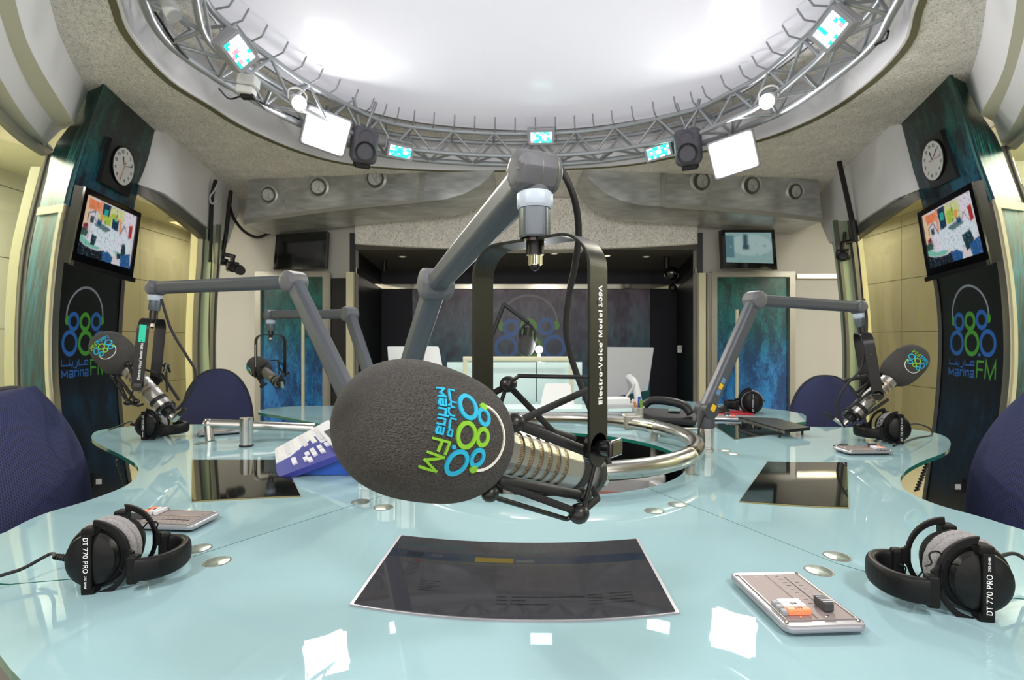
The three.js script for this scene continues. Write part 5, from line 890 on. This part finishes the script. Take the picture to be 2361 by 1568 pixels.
// ================================================================ chairs
const backGeo = (() => { const rows = [], n = 26, m = 20; for (let i = 0; i <= n; i++) { const v = (1 - Math.cos(Math.PI * i / n)) / 2, y = 0.64 * (1 - v), row = []; const s = (y / 0.64), w = 0.235 * Math.pow(Math.max(0, 1 - Math.pow(Math.abs(s - 0.42) / 0.585, 2.6)), 0.5); for (let j = 0; j <= m; j++) { const u = j / m * 2 - 1; row.push(V(u * w, y, -0.05 * (1 - u * u) * 0.9 - 0.05 * Math.sin(s * 3.1) + (u * u) * 0.02)); } rows.push(row); } return rows; })();
const chairGeo = { back: (() => { const A = backGeo.map((r) => r.map((p) => p.clone().add(V(0, 0, 0.022)))), B = backGeo.map((r) => r.map((p) => p.clone().add(V(0, 0, -0.022))).reverse()); const edgeL = backGeo.map((r) => { const p = r[0]; return [0, 1, 2, 3, 4].map((k) => p.clone().add(V(-0.016 * Math.sin(k / 4 * Math.PI), 0, -0.022 * Math.cos(k / 4 * Math.PI)))); }), edgeR = backGeo.map((r) => { const p = r[r.length - 1]; return [0, 1, 2, 3, 4].map((k) => p.clone().add(V(0.016 * Math.sin(k / 4 * Math.PI), 0, 0.022 * Math.cos(k / 4 * Math.PI)))); }); return merge([grid(A), grid(B), grid(edgeL), grid(edgeR)]); })() };
function chair(label, p, turn, backTop) {
  const o = thing('office_chair', label, 'chair', V(p.x, 0, p.z), turn, 'navy mesh office chairs'), y0 = backTop - 0.64;
  const b = part('backrest', chairGeo.back, M.navy, o); b.position.set(0, y0, 0.2); b.rotation.x = 0.16; b.scale.set(0.76, 1, 1);
  part('edge_trim', tube([...backGeo.map((r) => r[0].clone().add(V(-0.012, 0, 0))).reverse(), ...backGeo.map((r) => r[r.length - 1].clone().add(V(0.012, 0, 0)))].filter((_, i) => i % 2 === 0), 0.012, 70, true), M.chairRim, b);
  part('back_post', tube([V(0, 0.42, 0.0), V(0, 0.42, 0.2), V(0, 0.55, 0.27), V(0, y0 + 0.2, 0.26)], 0.022, 24), M.black, o);
  part('seat', rbox(0.48, 0.07, 0.46, 0.034, 0, 0.46, -0.03), M.navy, o); part('column', cyl(0.028, 0.028, 0.36, 20, 0, 0.25, 0), M.alu, o);
  for (let i = 0; i < 5; i++) { const a = i / 5 * 6.283, l = part('foot_arm', rod(V(0, 0.09, 0), V(0.28 * Math.cos(a), 0.07, 0.28 * Math.sin(a)), 0.02, 10, 0.014), M.black, o); part('caster', merge([cyl(0.03, 0.03, 0.022, 18).rotateX(Math.PI / 2).rotateY(-a).translate(0.28 * Math.cos(a), 0.03, 0.28 * Math.sin(a)), rod(V(0.28 * Math.cos(a), 0.03, 0.28 * Math.sin(a)), V(0.28 * Math.cos(a), 0.075, 0.28 * Math.sin(a)), 0.008)]), M.rubber, l); }
  return o;
}
chair('navy mesh office chair at the far left edge, in front of the left printed pillar', V(-1.245, 0, -1.63), -1.5, 0.965);
chair('navy mesh office chair at the far right edge, in front of the right printed pillar', V(1.36, 0, -1.63), 1.5, 0.95);
chair('navy office chair behind the far left lobe of the desk, by the left window', V(-1.66, 0, -2.95), -2.6, 0.93);
chair('navy office chair behind the far right lobe of the desk, by the right door', V(1.66, 0, -2.75), 2.6, 0.905);
chair('navy office chair at the lower left corner, under the near edge of the desk', V(-0.8, 0, -0.6), Math.PI, 0.7);

// ================================================================ computers and small things on the far desk
function allInOne(label, tl, tr, br, bl, back) {
  const Q = plane4(tl, tr, br, bl), c = Q(0.5, 1), o = thing('desktop_computer', label, 'computer', V(c.x, DESK, c.z));
  wpart('display_case', (() => { const g = new RoundedBoxGeometry(1, 1, 1, 3, 0.03).translate(0.5, 0.5, -0.5); const p = g.attributes.position; for (let i = 0; i < p.count; i++) p.setZ(i, p.getZ(i) * 0.03); return Q.warp(g); })(), back ? M.plasticWhite : M.plasticGrey, o);
  const n = Q.n.clone().setY(0).normalize(), f = Q(0.5, 0.62, 0.002), g = V(f.x, DESK + 0.006, f.z).addScaledVector(n, 0.08);
  wpart('stand', merge([tube([f, f.clone().addScaledVector(n, 0.05).setY(f.y - 0.03), g.clone().setY(DESK + 0.05), g], 0.018, 20)]), M.plasticWhite, o); wpart('foot', rbox(0.18, 0.01, 0.16, 0.004).translate(g.x, DESK + 0.006, g.z).applyMatrix4(new THREE.Matrix4()), M.plasticWhite, o);
  return o;
}
allInOne('white all-in-one computer seen from behind, left end of the far desk', at(893, 799, 2.72), at(957, 799, 2.72), at(957, 890, 2.72), at(900, 890, 2.72), true);
allInOne('white all-in-one computer turned nearly edge on, left of the aqua glass screen', at(984, 798, 2.7), at(1011, 799, 2.7), at(1030, 900, 2.62), at(962, 890, 2.62), true);
allInOne('pale grey all-in-one computer seen from behind, right end of the far desk', at(1400, 800, 2.6), at(1508, 801, 2.72), at(1494, 900, 2.7), at(1392, 920, 2.58), false);
{
  const o = thing('tablet_stand', 'white tapered tablet stand in front of the aqua glass screen', 'stand', at(1285, 938, 2.45)), Q = plane4(at(1257, 884, 2.5), at(1314, 884, 2.5), at(1327, 945, 2.44), at(1243, 945, 2.44)); const g = new RoundedBoxGeometry(1, 1, 1, 3, 0.08).translate(0.5, 0.5, -0.5), p = g.attributes.position; for (let i = 0; i < p.count; i++) p.setZ(i, p.getZ(i) * 0.016); wpart('plate', Q.warp(g), M.plasticWhite, o); wpart('foot', rbox(0.16, 0.008, 0.1, 0.003).translate(0.205, DESK + 0.006, -2.47), M.plasticWhite, o);
}
{ // black telephone with handset, keyboards, mouse and clutter
  const o = thing('telephone', 'black desk telephone with handset behind the steel ring, left of the right arm post', 'telephone', V(0.66, DESK, -2.2), -0.45); o.scale.setScalar(0.8);
  part('base', rbox(0.3, 0.03, 0.17, 0.012, 0, 0.05, 0).rotateX(0.2), M.rubber, o); part('wedge', rbox(0.26, 0.05, 0.1, 0.01, 0, 0.025, -0.03), M.black, o); part('handset', tube([V(-0.12, 0.1, 0.02), V(-0.09, 0.125, 0.02), V(0, 0.13, 0.03), V(0.09, 0.11, 0.04), V(0.12, 0.075, 0.05)], 0.022, 30), M.black, o); part('screen', rbox(0.06, 0.004, 0.03, 0.001, 0.03, 0.075, -0.03).rotateX(0.2), mat(0x88a0a0, 0.2), o);
  const k = thing('tablet_tray', 'flat black tray on short legs, left of the far right navy chair', 'tray', at(1780, 978, 2.05)); wpart('plate', quad(at(1702, 961, 2.2), at(1792, 964, 2.17), at(1868, 985, 1.95), at(1806, 991, 1.9), 0.012), M.satin, k); wpart('strip', quad(at(1702, 964, 2.195), at(1806, 994, 1.895), at(1806, 999, 1.895), at(1702, 970, 2.195), 0.006), M.aluDark, k); wpart('stay', merge([[1712, 966, 2.19], [1798, 990, 1.92], [1850, 982, 1.98]].map((q) => { const p = at(...q); return rod(p, p.clone().setY(DESK), 0.004); })), M.black, k);
  const m = thing('mouse', 'black computer mouse on a red mat on the far desk', 'mouse', V(1.02, DESK + 0.006, -2.56)); part('shell', (() => { const g = new THREE.SphereGeometry(0.05, 20, 14); g.scale(1, 0.65, 0.7); return g; })(), M.black, m);
  const r = thing('mouse_mat', 'red mat with a black mouse on it, on the far desk', 'mat', V(1.05, DESK, -2.56)); part('pad', rbox(0.22, 0.006, 0.14, 0.002, 0, 0.003, 0), M.red, r);
  const t = thing('cable_tray_box', 'white flat box behind the steel ring, left of the black telephone', 'box', V(0.47, DESK, -2.36), 0.2); part('case', rbox(0.14, 0.05, 0.1, 0.008, 0, 0.05, 0), M.plasticGrey, t); part('lid', rbox(0.12, 0.03, 0.08, 0.006, -0.005, 0.085, 0), M.plasticWhite, t);
  const pen = [[0xd8402c, 'red'], [0xe8e8ea, 'white'], [0xd8902c, 'orange'], [0x4456b4, 'blue'], [0x74a838, 'green']];
  pen.forEach(([c, n], i) => { const p = thing('marker_pen', `small ${n} pen among the bright pens by the pale grey computer`, 'pen', V(0.55 + i * 0.014, DESK, -2.42 - (i % 2) * 0.015)); part('barrel', rod(V(0, 0.01, 0), V((i % 2 ? 0.004 : -0.008), 0.095 - (i % 3) * 0.012, 0), 0.007, 12), mat(c, 0.45), p); part('cap', rod(V(0, 0.01, 0), V(0, 0.03, 0), 0.0078, 12), mat(c, 0.4), p); });
  const cup = thing('pen_pot', 'pale pot holding the bright pens by the pale grey computer', 'pot', V(0.578, DESK, -2.427)); part('pot', lathe([[0, 0.006], [0.04, 0.006], [0.042, 0.0], [0.046, 0.05], [0.043, 0.05], [0.039, 0.01], [0, 0.01]], 28), M.plasticWhite, cup);
  const w = [[1425, 935, 2.5], [1440, 920, 2.5], [1455, 900, 2.55], [1468, 880, 2.6]].map((q) => at(...q)), wc = thing('cable', 'white cable rising behind the pale grey computer foot', 'cable', w[0].clone()); wpart('sheath', tube(w, 0.006, 24), M.plasticGrey, wc);
  const f3 = 2.97; const f = thing('desk_microphone', 'small dark microphone on a thin black angled arm in front of the far wall emblem', 'microphone', at(1120, 929, f3)); wpart('arm', rope([at(1120, 929, f3), at(1124, 800, f3), at(1162, 702, f3), at(1216, 742, f3)], 0.013), M.black, f); wpart('windscreen', (() => { const p = at(1214, 796, f3), g = ball(0.058, 0, 0, 0); g.scale(0.85, 1.1, 0.85); return g.translate(p.x, p.y, p.z); })(), M.foam, f); wpart('yoke', tube([at(1203, 790, f3), at(1199, 765, f3), at(1216, 745, f3), at(1234, 765, f3), at(1232, 795, f3)], 0.008, 24), M.black, f); wpart('body', rod(at(1218, 755, f3), at(1216, 780, f3), 0.026), M.satin, f);
  const l = thing('added_wall_glare', 'added glowing ball for a bright glare in front of the far wall emblem', 'lamp', at(1243, 928, 2.98)); wpart('glare_ball', (() => { const p = at(1243, 806, 2.98); return ball(0.022, p.x, p.y, p.z); })(), glow(0xffffff, 4), l); wpart('added_stem', rod(at(1243, 816, 2.98), at(1243, 929, 2.98), 0.01), M.plasticGrey, l);  // glare on the far wall, put in as an added glowing ball on a post
  { const q = new THREE.PointLight(0xffffff, 0.6); q.position.copy(at(1243, 806, 2.98)); q.shadow.radius = 2; q.castShadow = true; scene.add(q); }  // light given off by the added glare ball
}

// ================================================================ wall things
const soften = (w, h, k, draw, specks = 900) => canvas(w, h, (g) => { const c = document.createElement('canvas'); c.width = w; c.height = h; draw(c.getContext('2d')); const s = document.createElement('canvas'); s.width = w / k; s.height = h / k; const q = s.getContext('2d'); q.imageSmoothingEnabled = true; q.drawImage(c, 0, 0, w / k, h / k); g.imageSmoothingEnabled = true; g.drawImage(s, 0, 0, w, h); let r = 5; for (let i = 0; i < specks; i++) { r = (r * 16807) % 2147483647; const x = r % w, y = (r >> 9) % h; g.fillStyle = ['rgba(255,255,255,.25)', 'rgba(20,30,50,.22)', 'rgba(200,120,90,.2)', 'rgba(90,160,170,.2)'][i % 4]; g.fillRect(x, y, 2 + (i % 5), 2 + (i % 7)); } });
const studioTex = soften(320, 220, 4, (g) => {
  const f = (c, pts) => { g.fillStyle = c; g.beginPath(); pts.forEach(([x, y], i) => (i ? g.lineTo(x, y) : g.moveTo(x, y))); g.fill(); };
  g.fillStyle = '#ded7dc'; g.fillRect(0, 0, 320, 220); f('#e8c9a8', [[0, 0], [40, 0], [36, 110], [0, 120]]); f('#f08a5c', [[20, 8], [88, 8], [86, 44], [24, 46]]); f('#e9a07c', [[88, 0], [104, 0], [100, 100], [86, 90]]); f('#1f3a50', [[104, 4], [150, 4], [146, 110], [110, 100]]); f('#2fae9c', [[116, 24], [140, 24], [138, 56], [116, 54]]);
  f('#d8dca0', [[150, 4], [240, 4], [240, 76], [150, 80]]); f('#b4cc4c', [[158, 30], [206, 26], [200, 78], [156, 80]]); f('#e8a060', [[206, 40], [226, 38], [220, 74], [204, 72]]); f('#e6dde8', [[240, 0], [320, 0], [320, 110], [250, 90]]);
  f('#dce8f0', [[60, 96], [150, 84], [300, 96], [310, 150], [240, 176], [190, 196], [130, 168], [60, 170]]); f('#7cc4b0', [[0, 142], [60, 166], [130, 172], [110, 186], [40, 180], [0, 164]]); f('#5f7d80', [[150, 92], [230, 80], [250, 96], [180, 110]]); f('#e6e2f0', [[64, 110], [100, 84], [94, 160], [52, 160]]);
  f('#18222a', [[0, 168], [40, 184], [110, 190], [150, 180], [160, 220], [0, 220]]); f('#2a5a90', [[140, 186], [176, 180], [206, 196], [200, 220], [146, 220]]); f('#223c44', [[222, 138], [272, 128], [284, 180], [232, 196]]); f('#2c5c94', [[250, 176], [310, 160], [320, 220], [256, 220]]); f('#7c3038', [[14, 104], [36, 100], [42, 130], [12, 132]]); f('#3c5c50', [[0, 118], [44, 126], [40, 150], [0, 146]]);
  f('#b03a34', [[282, 50], [302, 44], [306, 96], [286, 100]]); f('#2f4f7c', [[212, 72], [234, 70], [236, 90], [214, 92]]); g.strokeStyle = '#3c3440'; g.lineWidth = 3; g.beginPath(); g.moveTo(30, 62); g.lineTo(64, 46); g.lineTo(92, 100); g.moveTo(30, 62); g.lineTo(28, 90); g.stroke(); f('#3a4a50', [[44, 70], [66, 66], [64, 92], [46, 94]]); g.strokeStyle = '#556'; g.lineWidth = 2; g.beginPath(); g.moveTo(196, 10); g.lineTo(190, 80); g.moveTo(258, 60); g.lineTo(230, 100); g.moveTo(258, 60); g.lineTo(280, 96); g.stroke();
});
const roomTex = soften(128, 96, 4, (g) => { g.fillStyle = '#9cc0be'; g.fillRect(0, 0, 128, 96); g.fillStyle = '#b8d4d2'; g.beginPath(); g.ellipse(70, 40, 60, 34, 0, 0, 7); g.fill(); g.fillStyle = '#5f8a94'; g.fillRect(0, 10, 24, 70); g.fillStyle = '#3f5c68'; g.fillRect(50, 6, 12, 40); g.fillRect(48, 40, 18, 14); }, 20);
function wallScreen(label, tl, tr, br, bl, tex, k, thick, lip) {
  const Q = plane4(tl, tr, br, bl), c = Q(0.5, 0.5), o = thing('wall_monitor', label, 'monitor', c);
  wpart('housing', Q.cell(0, 0, 1, 1, -thick, 0), M.satin, o);
  const b = 0.075, fr = [[0, 0, 1, b], [0, 0.85, 1, 1], [0, b, b * 0.8, 0.85], [1 - b * 0.8, b, 1, 0.85]].map(([a, e, f, g]) => Q.cell(a, e, f, g, 0, 0.012)); wpart('bezel', merge(fr), M.blackGloss, o);
  wpart('screen', Q.cell(b * 0.8, b, 1 - b * 0.8, 0.85, 0, 0.004), tex ? new THREE.MeshPhysicalMaterial({ color: 0x080808, roughness: 0.12, emissive: 0xffffff, emissiveMap: tex, emissiveIntensity: k }) : M.blackGloss, o);
  if (lip) wpart('speaker_bar', Q.cell(0.0, 0.955, 1, 1.02, 0, 0.03), M.satin, o);
  wpart('wall_bracket', rod(Q(0.5, 0.5, -thick), Q(0.5, 0.5, -thick - (lip ? 0.12 : 0.03)), 0.03), M.black, o);
  return o;
}
wallScreen('black framed wall screen showing the studio, on the left printed pillar', at(193, 430, 2.72), at(322, 491, 3.12), at(301, 646, 3.12), at(157, 606, 2.72), studioTex, 0.55, 0.05, true);
wallScreen('black framed wall screen showing the studio, on the right printed pillar', at(2119, 491, 3.02), at(2245, 419, 2.64), at(2289, 606, 2.64), at(2144, 645, 3.02), studioTex, 0.55, 0.05, true);
wallScreen('black switched-off wall screen above the left blue door', at(638, 541, 5.12), at(755, 533, 5.12), at(751, 618, 5.12), at(631, 622, 5.12), null, 0, 0.07, false);
wallScreen('small wall screen showing a pale picture above the right blue door', at(1663, 530, 5.05), at(1784, 530, 5.05), at(1791, 622, 5.05), at(1667, 618, 5.05), roomTex, 0.42, 0.07, false);
{ const o = thing('ceiling_vent', 'teal grey vent plate under the right air duct, over the small lit screen', 'vent', at(1718, 505, 5.1)); wpart('plate', quad(at(1664, 488, 5.24), at(1775, 492, 5.24), at(1785, 524, 5.24), at(1670, 520, 5.24), 0.02), mat(0x5f7a7c, 0.35), o); wpart('frame', merge([quad(at(1656, 488, 5.22), at(1666, 488, 5.22), at(1672, 522, 5.22), at(1662, 522, 5.22), 0.02), quad(at(1773, 490, 5.22), at(1781, 490, 5.22), at(1792, 526, 5.22), at(1784, 526, 5.22), 0.02)]), M.darkGap, o); }
function wallClock(label, face, plate, c, rx, ry, sk, hands, num) {
  const P = plate.map(([x, y]) => face(0.03)(x, y)), Q = plane4(...P), cc = face(0.033)(...c), o = thing('wall_clock', label, 'clock', cc);
  wpart('back_plate', Q.cell(0, 0, 1, 1, -0.028, 0), M.satin, o);
  const A = (a, r, off) => face(0.03 + off)(c[0] + r * (rx * Math.sin(a) + sk * rx * Math.cos(a)), c[1] - r * ry * Math.cos(a) + 0 * rx);
  const disc = (r0, r1, off, m, name) => wpart(name, (() => { const rows = [r0, r1].map((r) => Array.from({ length: 49 }, (_, i) => A(i / 48 * 6.2832, r, off))); return sheet(rows[0], rows[1], 0.004); })(), m, o);
  disc(1.0, 0.001, 0.002, M.clockFace, 'dial'); disc(1.05, 0.99, 0.004, M.satin, 'rim');
  const stick = (a, r0, r1, w, off, m, name) => { const p = (s, r) => A(a + s * w / Math.max(r, 0.15), r, off); wpart(name, quad(p(-1, r1), p(1, r1), p(1, Math.abs(r0)), p(-1, Math.abs(r0)), 0.002), m, o); };
  for (let i = 1; i <= 12; i++) { const a = i / 12 * 6.2832, g = text(String(i), 0.17, 0.001, FONTR).translate(0.76 * Math.sin(a), 0.76 * Math.cos(a), 0), p = g.attributes.position; for (let k = 0; k < p.count; k++) { const q = face(0.038 + p.getZ(k))(c[0] + rx * (p.getX(k) + sk * p.getY(k)), c[1] - ry * p.getY(k)); p.setXYZ(k, q.x, q.y, q.z); } g.computeVertexNormals(); wpart(num, g, M.black, o); }
  stick(hands[0], 0.02, 0.5, 0.03, 0.012, M.black, 'hour_hand'); stick(hands[1], 0.02, 0.68, 0.024, 0.014, M.black, 'minute_hand'); stick(hands[2], 0.02, 0.8, 0.018, 0.017, M.red, 'second_hand'); stick(hands[2] + Math.PI, 0.0, 0.22, 0.03, 0.017, M.red, 'second_hand');
}
wallClock('round white clock on a black square plate, on the left printed pillar', faceL, [[249, 320], [316, 352], [288, 455], [222, 420]], [273, 384], 25, 44, -0.08, [0.0, 1.65, 3.75], 'numeral');
wallClock('round white clock on a black square plate, on the right printed pillar', faceR, [[2126, 338], [2176, 302], [2216, 410], [2154, 438]], [2162, 371], 25, 46, 0.06, [5.6, 0.55, 1.25], 'numeral');
// sockets on the pillars
for (const [f, x, y, s] of [[faceL, 222, 1106, 'left'], [faceR, 2213, 1118, 'right']]) { const o = thing('wall_socket', `small white and black wall socket low on the ${s} printed pillar`, 'socket', f(0.012)(x, y)); const q = (x0, y0, x1, y1, off, th) => quad(f(off)(x0, y0), f(off)(x1, y0), f(off)(x1, y1), f(off)(x0, y1), th); wpart('plate', q(x - 9, y - 15, x + 9, y + 15, 0.014, 0.012), M.satin, o); wpart('switch', q(x - 5, y - 2, x + 6, y + 10, 0.02, 0.006), M.plasticWhite, o); }
{ const p = at(1567, 805, 5.9), o = thing('thermostat', 'small white wall control on the dark right side of the recess', 'wall control', p); part('body', rbox(0.05, 0.085, 0.03, 0.01), M.plasticWhite, o); part('dial', cyl(0.014, 0.014, 0.01, 18).rotateX(Math.PI / 2).translate(0, 0.012, 0.018), M.plasticGrey, o); }
{ const o = thing('cable_clip', 'two small black clips lying behind the far right fader panel', 'clip', P2(1932, 1029)); part('clip', rbox(0.03, 0.008, 0.012, 0.003, -0.014, 0.004, 0.012).rotateY(0.3), M.black, o); part('clip', rbox(0.026, 0.009, 0.014, 0.003, 0.018, 0.0045, -0.006).rotateY(-0.4), M.faderCap, o); }
// ceiling poles with remote cameras
function cameraHead(o, c, s, k) {
  wpart('mount_arm', merge([rod(c.clone().add(V(-s * 0.07, 0.09, 0)), c.clone().add(V(s * 0.02, 0.07, 0)), 0.018), rod(c.clone().add(V(0, 0.08, 0)), c.clone().add(V(0, -0.02, 0)), 0.02)]), M.black, o);
  wpart('camera_body', rbox(0.1, 0.08, 0.13, 0.02).rotateY(s * 0.6).translate(c.x, c.y - 0.02, c.z), M.satin, o);
  wpart('lens', aim(lathe([[0, 0], [0.036, 0], [0.04, 0.05], [0.034, 0.055], [0.03, 0.045], [0, 0.04]], 24), c.clone().add(V(s * 0.03, -0.03, 0.05)), c.clone().add(V(s * 0.5, -0.25, 0.8))), M.black, o);
  void k;
}
{
  const o = thing('camera_pole', 'black ceiling pole left of two in the left back corner, wrapped with a white cable', 'pole', at(492, 430, 4.4)); wpart('pole', rope([at(497, 418, 4.45), at(489, 450, 4.42), at(483, 600, 4.35)], 0.017), M.black, o); wpart('cable_wrap', tube([at(502, 425, 4.4), at(494, 440, 4.38), at(484, 455, 4.38), at(489, 470, 4.38), at(500, 462, 4.4)], 0.007, 30), M.plasticGrey, o);
  const p = thing('camera_pole', 'black ceiling pole right of two in the left back corner, carrying a remote camera', 'pole', at(528, 450, 4.7)); wpart('pole', rope([at(532, 443, 4.75), at(521, 540, 4.7), at(511, 605, 4.7)], 0.018), M.black, p); wpart('clamp', rbox(0.09, 0.06, 0.06, 0.01).translate(...at(512, 604, 4.68).toArray()), M.satin, p);
  const c = thing('remote_camera', 'black remote camera hung in the left back corner beside the poles', 'camera', at(536, 612, 4.65)); cameraHead(c, at(536, 610, 4.65), 1, 1); wpart('second_lens', aim(cyl(0.04, 0.044, 0.1, 20, 0, 0.05, 0), at(552, 622, 4.6), at(575, 640, 3.9)), M.rubber, c); wpart('stay', rope([at(486, 603, 4.5), at(500, 608, 4.55), at(524, 604, 4.62)], 0.013), M.black, c);
  const r = thing('camera_pole', 'black slanting ceiling pole at the right window', 'pole', at(1937, 375, 4.0)); wpart('pole', rope([at(1935, 374, 4.2), at(1952, 450, 4.1), at(1974, 553, 4.0)], 0.019), M.black, r); wpart('sleeve', rod(at(1967, 510, 4.02), at(1975, 556, 4.0), 0.024), M.satin, r);
  const q = thing('remote_camera', 'black remote camera hung beside the right window, below the slanting pole', 'camera', at(1945, 585, 4.2)); cameraHead(q, at(1944, 582, 4.2), -1, 1); wpart('drop_rod', rod(at(1948, 535, 4.2), at(1947, 565, 4.2), 0.012), M.black, q);
  const d = thing('dome_camera', 'black dome camera on a short drop pole in the right of the dark recess', 'camera', at(1548, 628, 5.75)); const dp = at(1548, 630, 5.75); wpart('pole', rod(at(1537, 589, 5.75), at(1537, 620, 5.75), 0.032), M.black, d); wpart('dome', ball(0.08, dp.x, dp.y, dp.z, 24), M.blackGloss, d); wpart('lens', ball(0.046, ...at(1551, 664, 5.75).toArray(), 20), M.satin, d);
  const e = thing('ceiling_pole', 'short dark pole under the soffit in the left of the recess', 'pole', at(886, 585, 6.0)); wpart('pole', rod(at(887, 582, 6.0), at(886, 625, 6.0), 0.025), M.black, e); wpart('flange', rod(at(887, 578, 6.0), at(887, 588, 6.0), 0.045), M.satin, e);
}
// cables
const cableOf = (label, pts, r, m = M.rubber) => { const c = pts.map((q) => at(...q)), o = thing('cable', label, 'cable', c[0].clone()); wpart('sheath', tube(c, r, 70), m, o); };
cableOf('dark cables sagging along the wall from the left poles to the black wall screen', [[528, 470, 4.9], [540, 505, 5.0], [565, 535, 5.1], [592, 547, 5.15], [620, 538, 5.15], [645, 524, 5.15]], 0.014);
cableOf('grey cable hanging down the left window jamb to the floor', [[489, 600, 4.4], [485, 680, 4.4], [483, 760, 4.4], [485, 840, 4.4], [490, 900, 4.4], [492, 1000, 4.4], [492, 1086, 4.4]], 0.009);
cableOf('thin dark cable hanging down the right window jamb', [[1976, 556, 3.95], [1981, 600, 3.95], [1986, 650, 3.95], [1990, 700, 3.95], [1994, 800, 3.95], [1994, 950, 3.95], [1985, 1115, 3.95]], 0.006);
cableOf('thin dark cable hanging along the right back corner to the floor', [[1948, 600, 4.6], [1952, 660, 4.6], [1953, 760, 4.6], [1949, 860, 4.6], [1944, 980, 4.6], [1942, 1072, 4.6]], 0.01);
{ const p = []; for (let i = 0; i <= 90; i++) { const t = i / 90; p.push(at(2139 - 26 * t + 4 * Math.sin(t * 62), 1066 + 66 * t, 2.2 + 0.012 * Math.cos(t * 62))); } const o = thing('cable', 'coiled black cable hanging under the far right lobe of the desk', 'cable', p[0].clone()); wpart('sheath', tube(p, 0.004, 260, false, 8), M.rubber, o); }
{ const p = []; for (let i = 0; i <= 60; i++) { const t = i / 60; p.push(at(268 + 20 * t + 2 * Math.sin(t * 80), 1060 + 60 * t, 2.2 + 0.01 * Math.cos(t * 80))); } const o = thing('cable', 'coiled black cable hanging under the far left lobe of the desk', 'cable', p[0].clone()); wpart('sheath', tube(p, 0.0028, 200, false, 8), M.rubber, o); }
{ const p = onY(40, 1199, 0.72), o = thing('floor_lamp_button', 'small pink lit button on a cream post at the far left edge', 'button', at(40, 1200, 1.55)); part('housing', lathe([[0, -0.02], [0.03, -0.02], [0.034, 0], [0.03, 0.01], [0.022, 0.012]], 24), M.plasticWhite, o); part('button', lathe([[0, 0.018], [0.015, 0.016], [0.022, 0.01]], 20), M.pink, o); part('post', cyl(0.034, 0.04, 0.62, 24, 0, -0.33, 0), M.creamFrame, o); void p; }

renderer.render(scene, camera);
